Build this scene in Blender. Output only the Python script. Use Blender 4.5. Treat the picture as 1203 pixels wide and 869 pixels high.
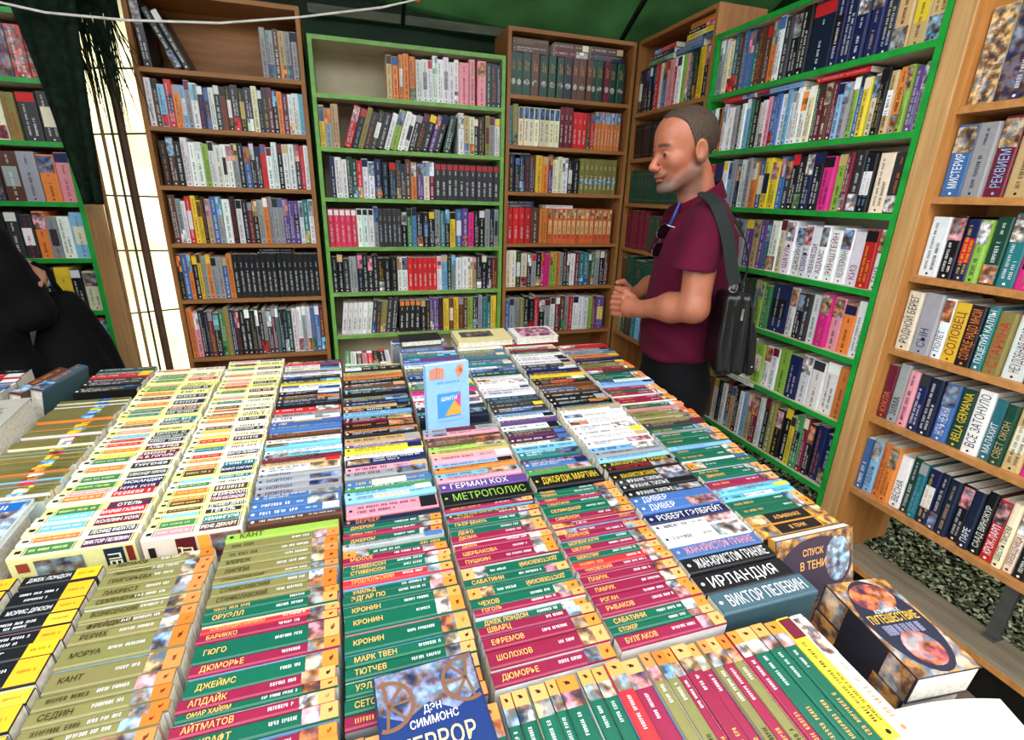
import bpy, math, random
import numpy as np
from mathutils import Matrix, Vector

for _o in list(bpy.data.objects):
    bpy.data.objects.remove(_o)
SC = bpy.context.scene
COL = SC.collection
R = random.Random(7)

# ---------------------------------------------------------------- camera, sky, sun, exposure
# room axes: x along the back wall, y towards it, z up; the camera stands at the open front of the tent
W_PX, H_PX, F_PX = 1203.0, 869.0, 593.0
EYE = Vector((0.0, 0.0, 1.5))
def camera_axes():
    cx, cy, nx, ny = W_PX / 2, H_PX / 2, 550.0, 2150.0      # image centre and vanishing point of plumb lines
    up = -Vector((nx - cx, -(ny - cy), -F_PX)).normalized()  # world up in camera space
    fw = Vector((0, 0, -1)); y = (fw - up * fw.dot(up)).normalized(); x = y.cross(up)
    rot = Matrix((x, y, up))                                 # camera space -> level space
    a = math.radians(18.0); c, s = math.cos(a), math.sin(a)
    return Matrix(((c, s, 0), (-s, c, 0), (0, 0, 1))) @ rot  # -> room space
CAMROT = camera_axes()
cam = bpy.data.cameras.new('camera'); cam.sensor_width = 36.0; cam.lens = F_PX / W_PX * 36.0
cam.clip_start = 0.02
camo = bpy.data.objects.new('camera', cam); COL.objects.link(camo)
camo.matrix_world = Matrix.Translation(EYE) @ CAMROT.to_4x4()
SC.camera = camo

world = bpy.data.worlds.new('daylight'); SC.world = world; world.use_nodes = True
bg = world.node_tree.nodes['Background']
bg.inputs[0].default_value = (0.93, 0.965, 1.0, 1); bg.inputs[1].default_value = 1.5
sun = bpy.data.lights.new('sun', 'SUN'); sun.energy = 3.0; sun.angle = 0.02; sun.color = (1, 0.95, 0.84)
suno = bpy.data.objects.new('sun', sun); COL.objects.link(suno)
suno.rotation_euler = Vector((0.35, -0.60, -0.80)).to_track_quat('-Z', 'Y').to_euler()
SC.view_settings.view_transform = 'Standard'; SC.view_settings.look = 'None'
SC.view_settings.exposure = 1.65; SC.view_settings.gamma = 1.0; SC.view_settings.use_curve_mapping = False

# ---------------------------------------------------------------- colours and materials
def lin(c):
    return tuple(((v / 255) / 12.92 if v <= 10 else (((v / 255) + 0.055) / 1.055) ** 2.4) for v in c)
PAL = {'k': (20, 20, 24), 'K': (48, 48, 52), 'n': (24, 34, 78), 'd': (22, 32, 56), 'b': (64, 104, 160), 's': (128, 182, 222),
       'c': (40, 116, 122), 'g': (64, 128, 74), 'l': (142, 180, 72), 'e': (20, 66, 52), 'y': (230, 196, 50), 'o': (222, 128, 58),
       'r': (200, 36, 40), 'm': (110, 28, 48), 'p': (232, 150, 160), 'h': (214, 44, 130), 'v': (94, 66, 132), 'w': (232, 232, 230),
       'i': (232, 222, 190), 't': (198, 168, 116), 'u': (92, 56, 40), 'a': (150, 152, 154), 'x': (132, 124, 62), 'q': (112, 186, 206),
       'z': (74, 34, 66), 'f': (206, 96, 56), 'j': (66, 90, 100), 'H': (226, 50, 84)}
NAME = {'k': 'black', 'K': 'charcoal', 'n': 'navy', 'd': 'blue-black', 'b': 'blue', 's': 'sky-blue', 'c': 'teal', 'g': 'green',
        'l': 'lime', 'e': 'dark green', 'y': 'yellow', 'o': 'orange', 'r': 'red', 'm': 'maroon', 'p': 'pink', 'h': 'magenta',
        'v': 'violet', 'w': 'white', 'i': 'ivory', 't': 'tan', 'u': 'brown', 'a': 'grey', 'x': 'khaki', 'q': 'turquoise', 'z': 'plum', 'f': 'rust-red', 'j': 'slate', 'H': 'crimson'}
LIN = {k: lin(v) for k, v in PAL.items()}
AST = {'G': (12, 92, 68), 'M': (140, 28, 62), 'O': (126, 120, 70), 'R': (212, 44, 50)}
PAPER = lin((226, 220, 204)); ORANGE = lin((246, 150, 78)); AMBER = lin((250, 176, 40)); GOLD = lin((244, 176, 96)); WHITE = lin((240, 240, 240)); INK = lin((26, 24, 24))

def new_mat(name, rough=0.5, spec=0.5):
    m = bpy.data.materials.new(name); m.use_nodes = True
    b = m.node_tree.nodes['Principled BSDF']; b.inputs['Roughness'].default_value = rough
    b.inputs['Specular IOR Level'].default_value = spec
    return m, m.node_tree, b
def ramp(nt, fac, stops):
    n = nt.nodes.new('ShaderNodeValToRGB'); e = n.color_ramp.elements
    while len(e) < len(stops): e.new(0.5)
    for el, (p, c) in zip(e, stops): el.position = p; el.color = (*c, 1)
    nt.links.new(fac, n.inputs[0]); return n.outputs[0]
def mixc(nt, kind, fac, a, b):
    n = nt.nodes.new('ShaderNodeMix'); n.data_type = 'RGBA'; n.blend_type = kind
    for sock, v in ((n.inputs[0], fac), (n.inputs[6], a), (n.inputs[7], b)):
        if hasattr(v, 'links'): nt.links.new(v, sock)
        elif isinstance(v, tuple): sock.default_value = (*v, 1)
        else: sock.default_value = v
    return n.outputs[2]
def noise(nt, scale, detail=3, coord='Object', stretch=None, rough=0.5):
    tc = nt.nodes.new('ShaderNodeTexCoord'); out = tc.outputs[coord]
    if stretch:
        mp = nt.nodes.new('ShaderNodeMapping'); mp.inputs['Scale'].default_value = stretch
        nt.links.new(out, mp.inputs[0]); out = mp.outputs[0]
    n = nt.nodes.new('ShaderNodeTexNoise'); n.inputs['Scale'].default_value = scale; n.inputs['Detail'].default_value = detail
    n.inputs['Roughness'].default_value = rough
    nt.links.new(out, n.inputs[0]); return n
def attr_mat(name, rough, spec=0.5, wear=0.25):
    m, nt, b = new_mat(name, rough, spec)
    a = nt.nodes.new('ShaderNodeAttribute'); a.attribute_name = 'col'
    n = noise(nt, 55, 4)
    c = mixc(nt, 'MULTIPLY', wear, a.outputs[0], ramp(nt, n.outputs[0], [(0.3, (0.72, 0.72, 0.72)), (0.7, (1.15, 1.15, 1.15))]))
    nt.links.new(c, b.inputs['Base Color']); return m
M_COVER = attr_mat('laminated_card', 0.38, 0.45)
M_INK = attr_mat('printed_ink', 0.5, 0.3, 0.0)
def picture_mat():
    m, nt, b = new_mat('printed_picture', 0.33, 0.45)
    a = nt.nodes.new('ShaderNodeAttribute'); a.attribute_name = 'col'
    oi = nt.nodes.new('ShaderNodeObjectInfo'); tc = nt.nodes.new('ShaderNodeTexCoord')
    ad = nt.nodes.new('ShaderNodeVectorMath'); ad.operation = 'MULTIPLY_ADD'; ad.inputs[1].default_value = (1, 1, 1)
    cb = nt.nodes.new('ShaderNodeCombineXYZ'); ml = nt.nodes.new('ShaderNodeMath'); ml.operation = 'MULTIPLY'; ml.inputs[1].default_value = 9.0
    nt.links.new(oi.outputs['Random'], ml.inputs[0]); nt.links.new(ml.outputs[0], cb.inputs[0]); nt.links.new(ml.outputs[0], cb.inputs[2])
    nt.links.new(tc.outputs['Object'], ad.inputs[0]); nt.links.new(cb.outputs[0], ad.inputs[2])
    n1 = nt.nodes.new('ShaderNodeTexNoise'); n1.inputs['Scale'].default_value = 62; n1.inputs['Detail'].default_value = 3
    n2 = nt.nodes.new('ShaderNodeTexNoise'); n2.inputs['Scale'].default_value = 36; n2.inputs['Detail'].default_value = 2
    nt.links.new(ad.outputs[0], n1.inputs[0]); nt.links.new(ad.outputs[0], n2.inputs[0])
    lum = ramp(nt, n1.outputs[0], [(0.36, (0.03, 0.03, 0.04)), (0.47, (0.30, 0.26, 0.24)), (0.53, (0.75, 0.7, 0.66)), (0.64, (1.5, 1.5, 1.5))])
    c = mixc(nt, 'MULTIPLY', 1.0, a.outputs[0], lum)
    hue = ramp(nt, n2.outputs[0], [(0.36, (0.02, 0.05, 0.14)), (0.46, (0.22, 0.09, 0.04)), (0.52, (0.5, 0.3, 0.16)), (0.58, (0.16, 0.34, 0.5)), (0.66, (0.75, 0.75, 0.72))])
    c = mixc(nt, 'MIX', 0.38, c, hue)
    nt.links.new(c, b.inputs['Base Color']); return m
M_PICT = picture_mat()
def paper_mat():
    m, nt, b = new_mat('page_edges', 0.8, 0.2)
    n = noise(nt, 160, 2)
    nt.links.new(ramp(nt, n.outputs[0], [(0.3, lin((206, 198, 178))), (0.7, lin((236, 230, 216)))]), b.inputs['Base Color']); return m
M_PAPER = paper_mat()
def wood_mat(name, c1, c2, stretch, rough=0.5, scale=7):
    m, nt, b = new_mat(name, rough, 0.35)
    n = noise(nt, scale, 6, stretch=stretch, rough=0.62); n2 = noise(nt, 2.3, 2)
    c = ramp(nt, n.outputs[0], [(0.3, lin(c1)), (0.72, lin(c2))])
    c = mixc(nt, 'MULTIPLY', 0.5, c, ramp(nt, n2.outputs[0], [(0.35, (0.75, 0.74, 0.72)), (0.65, (1.08, 1.06, 1.04))]))
    nt.links.new(c, b.inputs['Base Color']); return m
M_BROWN = wood_mat('brown_chipboard', (138, 88, 44), (172, 118, 66), (6, 6, 0.5))
M_BROWNH = wood_mat('brown_chipboard_shelf', (140, 90, 46), (176, 122, 70), (0.5, 6, 6))
M_ORANGE = wood_mat('alder_laminate', (176, 114, 54), (206, 144, 78), (6, 6, 0.5))
M_ORANGEH = wood_mat('alder_laminate_shelf', (166, 110, 56), (200, 142, 82), (6, 0.5, 6))
M_PALE = wood_mat('pale_dusty_board', (184, 170, 144), (218, 205, 178), (1, 1, 1), 0.7, 3)
M_PINE = wood_mat('bare_pine_plank', (168, 124, 74), (206, 164, 108), (9, 9, 0.5))
def plain(name, c, rough=0.5, spec=0.5, metal=0.0, var=0.2, scale=20):
    m, nt, b = new_mat(name, rough, spec); b.inputs['Metallic'].default_value = metal
    n = noise(nt, scale, 4); l = lin(c)
    nt.links.new(ramp(nt, n.outputs[0], [(0.3, tuple(v * (1 - var) for v in l)), (0.7, tuple(min(1, v * (1 + var)) for v in l))]), b.inputs['Base Color'])
    return m
M_GREENP = plain('green_edge_paint', (112, 166, 72), 0.45)
M_GREENP2 = plain('bright_green_edge_paint', (26, 150, 52), 0.4)

# ---------------------------------------------------------------- mesh helpers
class MB:
    """collects faces with a colour each; build() links one mesh object"""
    def __init__(s): s.v = []; s.f = []; s.c = []
    def face(s, pts, col=(1, 1, 1)):
        b = len(s.v); s.v.extend(tuple(p) for p in pts); s.f.append(tuple(range(b, b + len(pts)))); s.c.append(col)
    def mesh(s, verts, faces, col=(1, 1, 1)):
        b = len(s.v); s.v.extend(tuple(p) for p in verts)
        for f in faces: s.f.append(tuple(b + i for i in f)); s.c.append(col)
    def box(s, a, b, col=(1, 1, 1), M=None, cols=None):
        x0, y0, z0 = a; x1, y1, z1 = b
        p = [(x0, y0, z0), (x1, y0, z0), (x1, y1, z0), (x0, y1, z0), (x0, y0, z1), (x1, y0, z1), (x1, y1, z1), (x0, y1, z1)]
        if M: p = [tuple(M @ Vector(q)) for q in p]
        fs = [(0, 3, 2, 1), (4, 5, 6, 7), (0, 1, 5, 4), (2, 3, 7, 6), (1, 2, 6, 5), (3, 0, 4, 7)]  # -z +z -y +y +x -x
        k = len(s.v); s.v.extend(p)
        for i, f in enumerate(fs): s.f.append(tuple(k + j for j in f)); s.c.append(cols[i] if cols else col)
    def tube(s, pts, r, n=8, col=(1, 1, 1), cap=True):
        pts = [Vector(p) for p in pts]; rs = r if isinstance(r, (list, tuple)) else [r] * len(pts); rings = []
        for i, p in enumerate(pts):
            d = (pts[min(i + 1, len(pts) - 1)] - pts[max(i - 1, 0)]).normalized()
            a = d.orthogonal().normalized() if not rings else (pa - d * pa.dot(d)).normalized()
            pa = a; b = d.cross(a); k = len(s.v)
            s.v.extend(tuple(p + (a * math.cos(2 * math.pi * j / n) + b * math.sin(2 * math.pi * j / n)) * rs[i]) for j in range(n)); rings.append(k)
        for q, w in zip(rings, rings[1:]):
            for j in range(n): s.f.append((q + j, q + (j + 1) % n, w + (j + 1) % n, w + j)); s.c.append(col)
        if cap:
            s.f.append(tuple(rings[0] + j for j in reversed(range(n)))); s.c.append(col)
            s.f.append(tuple(rings[-1] + j for j in range(n))); s.c.append(col)
    def build(s, name, mat, parent=None, M=None, smooth=False):
        me = bpy.data.meshes.new(name); me.from_pydata(s.v, [], s.f)
        at = me.attributes.new('col', 'FLOAT_COLOR', 'CORNER'); buf = []
        for f, c in zip(s.f, s.c): buf.extend((*c, 1.0) * len(f))
        at.data.foreach_set('color', buf)
        me.materials.append(mat)
        if smooth: me.polygons.foreach_set('use_smooth', [True] * len(me.polygons))
        o = bpy.data.objects.new(name, me); COL.objects.link(o)
        if parent is not None: o.parent = parent
        if M is not None: o.matrix_local = M
        return o
def empty(name, M=None):
    o = bpy.data.objects.new(name, None); COL.objects.link(o); o.empty_display_size = 0.05
    if M is not None: o.matrix_world = M
    return o
def tag(o, label=None, cat=None, group=None, kind=None):
    if label: o['label'] = label
    if cat: o['category'] = cat
    if group: o['group'] = group
    if kind: o['kind'] = kind
    return o
def bevel(o, w, seg=2):
    m = o.modifiers.new('edge', 'BEVEL'); m.width = w; m.segments = seg; m.limit_method = 'ANGLE'; return o
ORD = ['first', 'second', 'third', 'fourth', 'fifth', 'sixth', 'seventh', 'eighth', 'ninth', 'tenth', 'eleventh', 'twelfth', 'thirteenth', 'fourteenth', 'fifteenth', 'sixteenth', 'seventeenth', 'eighteenth', 'nineteenth']
def ordinal(n):
    if n <= 19: return ORD[n - 1]
    t, u = divmod(n, 10); tens = {2: 'twent', 3: 'thirt', 4: 'fort', 5: 'fift'}[t]
    return tens + ('ieth' if u == 0 else 'y-' + ORD[u - 1])

# lettering is queued and turned into meshes in one pass at the end
TEXTS = []
def lettering(parent, text, x, y, size, col, maxw=None, align='L', z=0.0009, squeeze=0.8, bold=0.0, name='lettering', M=None):
    TEXTS.append((parent, text, x, y, z, size, col, maxw, align, squeeze, bold, name, M))
def flush_text():
    objs = []; cache = {}
    for t in TEXTS:
        key = (t[1], t[10])
        if key not in cache:
            cu = bpy.data.curves.new('lettering', 'FONT'); cu.body = t[1]; cu.size = 1.0; cu.resolution_u = 1
            cu.offset = t[10]; cu.fill_mode = 'FRONT' if hasattr(cu, 'fill_mode') else cu.fill_mode
            o = bpy.data.objects.new('lettering', cu); COL.objects.link(o); cache[key] = o
    dg = bpy.context.evaluated_depsgraph_get(); dg.update()
    data = {}
    for k, o in cache.items():
        me = bpy.data.meshes.new_from_object(o.evaluated_get(dg)); n = len(me.vertices)
        co = np.zeros(n * 3); me.vertices.foreach_get('co', co); co = co.reshape(-1, 3)
        data[k] = (co, [tuple(p.vertices) for p in me.polygons]); bpy.data.meshes.remove(me)
    for o in cache.values():
        cu = o.data; bpy.data.objects.remove(o); bpy.data.curves.remove(cu)
    for parent, text, x, y, z, size, col, maxw, align, squeeze, bold, name, M in TEXTS:
        co, fs = data[(text, bold)]
        if not len(co): continue
        lo, hi = co.min(0), co.max(0); wx = (hi[0] - lo[0]) * size * squeeze; k = size * squeeze
        if maxw and wx > maxw: k *= maxw / wx; wx = maxw
        ox = x - lo[0] * k - (0 if align == 'L' else wx if align == 'R' else wx / 2)
        mb = MB(); mb.mesh([(ox + p[0] * k, y + (p[1] - 0.36) * size, z) for p in co], fs, col)
        mb.build(name, M_INK, parent, M)
def strokes(mb, x0, x1, y, h, col, rnd, z=0.0008):
    """a line of print too small to read"""
    x = x0; t = h * 0.15
    while x < x1 - h * 0.4:
        for _ in range(rnd.randint(3, 8)):
            w = h * rnd.uniform(0.5, 0.78)
            if x + w > x1: break
            q = rnd.random(); lo, hi = y - h / 2, y + h / 2; r = x + w - 1.6 * t; rects = []
            if q < 0.8: rects.append((x, lo, x + t, hi))
            if q < 0.4 or q > 0.72: rects.append((r - t, lo + (h * 0.4 if q < 0.1 else 0), r, hi))
            if q > 0.12: rects.append((x, hi - t, r, hi))
            if q > 0.35: rects.append((x, y - t / 2, r, y + t / 2))
            if 0.3 < q < 0.62 or q > 0.86: rects.append((x, lo, r, lo + t))
            for a, b, c, d in rects: mb.face([(a, b, z), (c, b, z), (c, d, z), (a, d, z)], col)
            x += w
        x += h * 0.6
def rect(mb, x0, x1, y0, y1, col, z=0.0005):
    mb.face([(x0, y0, z), (x1, y0, z), (x1, y1, z), (x0, y1, z)], col)
# ---------------------------------------------------------------- the tent and its ground
def tarp_mat(name, c1, c2, trans, tc):
    m, nt, b = new_mat(name, 0.6, 0.25)
    n = noise(nt, 3.0, 5); n2 = noise(nt, 26, 4, stretch=(1, 1, 5))
    c = ramp(nt, n.outputs[0], [(0.3, lin(c1)), (0.7, lin(c2))])
    c = mixc(nt, 'MULTIPLY', 0.4, c, ramp(nt, n2.outputs[0], [(0.3, (0.7, 0.7, 0.7)), (0.7, (1.1, 1.1, 1.1))]))
    nt.links.new(c, b.inputs['Base Color'])
    t = nt.nodes.new('ShaderNodeBsdfTranslucent'); t.inputs[0].default_value = (*lin(tc), 1)
    mx = nt.nodes.new('ShaderNodeMixShader')
    r = ramp(nt, n.outputs[0], [(0.35, (trans * 0.35,) * 3), (0.72, (trans,) * 3)]); nt.links.new(r, mx.inputs[0])
    out = nt.nodes['Material Output']
    nt.links.new(b.outputs[0], mx.inputs[1]); nt.links.new(t.outputs[0], mx.inputs[2]); nt.links.new(mx.outputs[0], out.inputs[0])
    return m
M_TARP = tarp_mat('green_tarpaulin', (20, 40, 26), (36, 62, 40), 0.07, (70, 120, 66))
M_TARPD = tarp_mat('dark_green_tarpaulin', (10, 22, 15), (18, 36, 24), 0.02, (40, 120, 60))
M_SHEET = tarp_mat('cream_plastic_sheet', (214, 218, 176), (240, 238, 214), 0.75, (236, 228, 176))
M_GROUND = plain('trodden_ground', (150, 146, 138), 0.9, 0.2, scale=6)
M_SOIL = plain('dark_soil', (34, 32, 28), 0.95, 0.1, scale=30)

mb = MB(); mb.face([(-9, -12, 0), (9, -12, 0), (9, 8, 0), (-9, 8, 0)])
tag(mb.build('floor', M_GROUND), kind='structure')
def sheet_grid(name, fn, nu, nv, mat, parent=None):
    vs = [fn(i / nu, j / nv) for j in range(nv + 1) for i in range(nu + 1)]
    fs = [(j * (nu + 1) + i, j * (nu + 1) + i + 1, (j + 1) * (nu + 1) + i + 1, (j + 1) * (nu + 1) + i) for j in range(nv) for i in range(nu)]
    m = MB(); m.mesh(vs, fs); return m.build(name, mat, parent, smooth=True)
def roof(a, b):
    x = -2.3 + 4.6 * a; y = 0.86 + 2.34 * b
    z = 2.36 + 0.62 * (1 - b) - 0.10 * abs(a - 0.5) + 0.03 * math.sin(9 * a + 1.3) * math.sin(5 * b) - 0.05 * math.sin(math.pi * ((b * 3) % 1))
    return (x, y, z)
tag(sheet_grid('ceiling', roof, 40, 36, M_TARP), kind='structure')
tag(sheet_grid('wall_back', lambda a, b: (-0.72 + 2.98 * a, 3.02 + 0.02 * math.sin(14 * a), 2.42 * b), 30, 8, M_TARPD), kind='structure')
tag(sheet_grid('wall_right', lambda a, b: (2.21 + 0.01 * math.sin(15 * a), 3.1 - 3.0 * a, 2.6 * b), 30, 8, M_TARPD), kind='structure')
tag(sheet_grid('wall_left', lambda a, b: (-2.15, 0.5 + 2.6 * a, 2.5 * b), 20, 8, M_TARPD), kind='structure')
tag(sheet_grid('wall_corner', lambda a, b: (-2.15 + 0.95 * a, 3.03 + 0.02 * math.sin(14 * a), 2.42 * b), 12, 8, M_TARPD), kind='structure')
mb = MB(); mb.box((-7, -4.1, 0), (7, -4.0, 3.0)); tag(mb.build('light_block_wall', M_TARPD), kind='structure')      # unseen wall added behind the camera to hold daylight off the shelves
o = sheet_grid('translucent_sheet', lambda a, b: (-1.3 + 0.72 * a, 2.99 + 0.015 * math.sin(17 * a + 3 * b), 0.02 + 2.38 * b), 20, 24, M_SHEET)
tag(o, 'glowing cream plastic sheet closing the gap between two bookcases', 'plastic sheet')

# roof poles, wall batten, cord
M_STEEL = plain('dark_steel_tube', (30, 34, 34), 0.45, 0.5, 0.3)
M_BATTEN = wood_mat('grey_batten', (70, 76, 66), (112, 116, 100), (0.5, 6, 6), 0.8)
mb = MB(); mb.box((-0.1, 2.955, 2.285), (1.5, 2.985, 2.325))
tag(mb.build('roof_batten', M_BATTEN), 'grey wooden batten under the green roof behind the bookcases', 'batten')
mb = MB(); mb.tube([(0.335, 2.93, 2.28), (0.30, 2.0, 2.62), (0.27, 1.2, 2.74)], 0.011)
tag(mb.build('roof_pole', M_STEEL), 'black steel roof pole that the white cord is tied to', 'pole')
mb = MB(); mb.tube([(1.52, 2.9, 2.33), (1.30, 1.9, 2.55), (1.1, 1.0, 2.72)], 0.014)
tag(mb.build('roof_pole', M_STEEL), 'black roof pole running up from the corner between two bookcases', 'pole')
ct = empty('cord', Matrix.Translation((0, 0, 0)))
tag(ct, 'thin white cord strung across the tent under the roof', 'cord')
mb = MB(); P = [(-1.35, 2.42, 2.16), (-1.09, 2.45, 2.07), (-0.94, 2.45, 2.052), (-0.70, 2.45, 2.056), (-0.40, 2.45, 2.08), (-0.12, 2.45, 2.13), (0.2, 2.45, 2.2), (0.345, 2.45, 2.245), (0.33, 2.4, 2.47)]
mb.tube(P, 0.0042, 6); mb.build('line', plain('white_cord', (226, 222, 214), 0.7), ct)
mb = MB(); mb.tube([(0.338, 2.45, 2.236), (0.346, 2.452, 2.247), (0.358, 2.45, 2.256)], [0.005, 0.011, 0.005], 8); mb.build('knot', plain('orange_twine', (214, 74, 30), 0.7), ct)

# soil ledge with leaf litter behind the right-hand cases
mb = MB(); pr = [(1.65, 0.0), (1.65, 0.33), (1.88, 0.35), (2.01, 0.40), (2.03, 0.46), (2.19, 0.53), (2.19, 0.0)]
n = len(pr); vs = [(x, -0.1, z) for x, z in pr] + [(x, 2.04, z) for x, z in pr]
mb.mesh(vs, [(i, (i + 1) % n, n + (i + 1) % n, n + i) for i in range(n)] + [tuple(range(n))[::-1], tuple(range(n, 2 * n))])
tag(mb.build('soil_bank', M_SOIL), 'dark soil bank below the wooden bookcases beside the aisle', 'soil bank', kind='structure')
rl = random.Random(3); mb = MB(); LC = [lin((170, 178, 140)), lin((124, 136, 92)), lin((196, 196, 164)), lin((100, 108, 76)), lin((70, 78, 54))]
for _ in range(17000):
    t = rl.random(); y = rl.uniform(-0.05, 2.02)
    if t < 0.72: x = rl.uniform(1.66, 2.0); z = np.interp(x, [1.65, 1.88, 2.01], [0.33, 0.35, 0.40]) + rl.uniform(0.004, 0.02)
    else: x = rl.uniform(2.04, 2.18); z = 0.46 + (x - 2.03) * 0.44 + 0.008
    a = rl.uniform(0, 6.28); r = rl.uniform(0.004, 0.011); w = r * 0.6; tz = rl.uniform(-0.5, 0.5) * r
    ca, sa = math.cos(a), math.sin(a)
    mb.face([(x + r * ca, y + r * sa, z + tz), (x - w * sa, y + w * ca, z + 0.002), (x - r * ca, y - r * sa, z - tz * 0.5), (x + w * sa, y - w * ca, z - 0.002)], rl.choice(LC))
tag(mb.build('leaf_litter', attr_mat('dry_leaves', 0.85, 0.2)), 'small pale leaves scattered over the soil bank', 'leaf litter', kind='stuff')
mb = MB(); mb.tube([(2.018, -0.1, 0.462), (2.015, 0.8, 0.465), (2.018, 1.6, 0.46), (2.015, 2.03, 0.465)], 0.016)
tag(mb.build('hose', plain('black_rubber', (18, 18, 18), 0.5)), 'black hose lying along the soil bank', 'hose')

# ---------------------------------------------------------------- books
def cover_mesh(L, W, D, col, side, hard):
    c = min(0.0022 if hard else 0.0012, W * 0.2); r = min(0.0055 if hard else 0.0035, W * 0.3)
    pr = [(0, -D), (0, -r), (r * 0.3, -r * 0.3), (r, 0), (W - r, 0), (W - r * 0.3, -r * 0.3), (W, -r), (W, -D), (W - c, -D), (W - c, -c - r * 0.3), (c, -c - r * 0.3), (c, -D)]
    n = len(pr); m = MB(); vs = [(0, y, z) for y, z in pr] + [(L, y, z) for y, z in pr]
    m.v = vs
    for i in range(n):
        j = (i + 1) % n; m.f.append((i, n + i, n + j, j))
        m.c.append(col if 1 <= i <= 5 else side if i in (0, 6) else PAPER)
    m.f.append(tuple(range(n))); m.c.append(col); m.f.append(tuple(reversed(range(n, 2 * n)))); m.c.append(col)
    m.f = [tuple(reversed(f)) for f in m.f]
    return m
def lum(c): return 0.3 * c[0] + 0.6 * c[1] + 0.1 * c[2]
def decorate(root, dec, Mf, rnd):
    parts = {}
    for d in dec:
        if d[0] == 'R': rect(parts.setdefault((d[6], 0, 0), MB()), *d[1:6])
        elif d[0] == 'P': rect(parts.setdefault(('spine_picture', 1, len(parts)), MB()), *d[1:6])
        elif d[0] == 'C': parts.setdefault(('publisher_mark', 0, 0), MB()).face([(d[1] + d[3] * math.cos(a * math.pi / 4), d[2] + d[3] * math.sin(a * math.pi / 4), 0.0006) for a in range(8)], d[4])
        elif d[0] == 'O': parts.setdefault(('portrait', 1, 0), MB()).face([(x, y, 0.0005) for x, y in d[1]], d[2])
        elif d[0] == 'S': strokes(parts.setdefault(('small_print', 0, 0), MB()), *d[1:6], rnd)
        elif d[0] == 'T': lettering(root, *d[1:], M=Mf)
    for (nm, p, _), m in parts.items():
        if m.f:
            o = m.build(nm, M_PICT if p else M_INK, root, Mf)
            if nm == 'small_print': o['kind'] = 'stuff'
def book(name, M, L, W, D, spec, flip=False):
    hard = spec.get('hard', False); root = cover_mesh(L, W, D, spec['col'], spec.get('side', spec['col']), hard).build(name, M_COVER)
    root.matrix_world = M
    c = min(0.0022 if hard else 0.0012, W * 0.2); e = 0.004 if hard else 0.0006
    m = MB(); m.box((e, c, -D + e), (L - e, W - c, -c - 0.0012)); m.build('page_block', M_PAPER, root)
    Mf = (Matrix.Translation((L, W, 0)) @ Matrix.Rotation(math.pi, 4, 'Z')) if flip else Matrix.Identity(4)
    decorate(root, spec['dec'], Mf, random.Random(spec['seed']))
    return root
def book_stuff(sm, M, L, W, D, spec, flip=False):
    rnd = random.Random(spec['seed']); t = MB(); sd = spec.get('side', spec['col'])
    t.box((0, 0, -D), (L, W, 0), cols=[PAPER, spec['col'], sd, sd, PAPER, PAPER])
    u = MB()
    for d in spec['dec']:
        if d[0] == 'R': rect(u, *d[1:6])
        elif d[0] == 'P':
            x0, x1, y0, y1, c = d[1:6]
            for i in range(3):
                for j in range(2):
                    k = rnd.uniform(0.15, 1.4); q = tuple(min(1, v * k * rnd.uniform(0.7, 1.3)) for v in c)
                    rect(u, x0 + (x1 - x0) * i / 3, x0 + (x1 - x0) * (i + 1) / 3, y0 + (y1 - y0) * j / 2, y0 + (y1 - y0) * (j + 1) / 2, q)
        elif d[0] == 'C': u.face([(d[1] + d[3] * math.cos(a * math.pi / 4), d[2] + d[3] * math.sin(a * math.pi / 4), 0.0006) for a in range(8)], d[4])
        elif d[0] == 'O': u.face([(x, y, 0.0005) for x, y in d[1]], d[2])
        elif d[0] == 'S': strokes(u, *d[1:6], rnd)
        elif d[0] == 'T':
            _, tx, x, y, sz, col, mw, al = d[:8]
            w = min(mw or 9, len(tx) * sz * 0.55); x0 = x if al == 'L' else x - w if al == 'R' else x - w / 2
            strokes(u, x0, x0 + w, y, sz * 0.7, col, rnd)
    Mf = (Matrix.Translation((L, W, 0)) @ Matrix.Rotation(math.pi, 4, 'Z')) if flip else Matrix.Identity(4)
    sm.mesh([M @ Vector(p) for p in t.v], [], None)
    for mm, MM in ((t, M), (u, M @ Mf)):
        b = len(sm.v); sm.v.extend(tuple(MM @ Vector(p)) for p in mm.v)
        for f, c in zip(mm.f, mm.c): sm.f.append(tuple(b + i for i in f)); sm.c.append(c)
def jit(c, rnd, a=0.14):
    k = rnd.uniform(1 - a, 1 + a); return tuple(min(1, max(0, v * k * rnd.uniform(1 - a / 2, 1 + a / 2))) for v in c)

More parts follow.
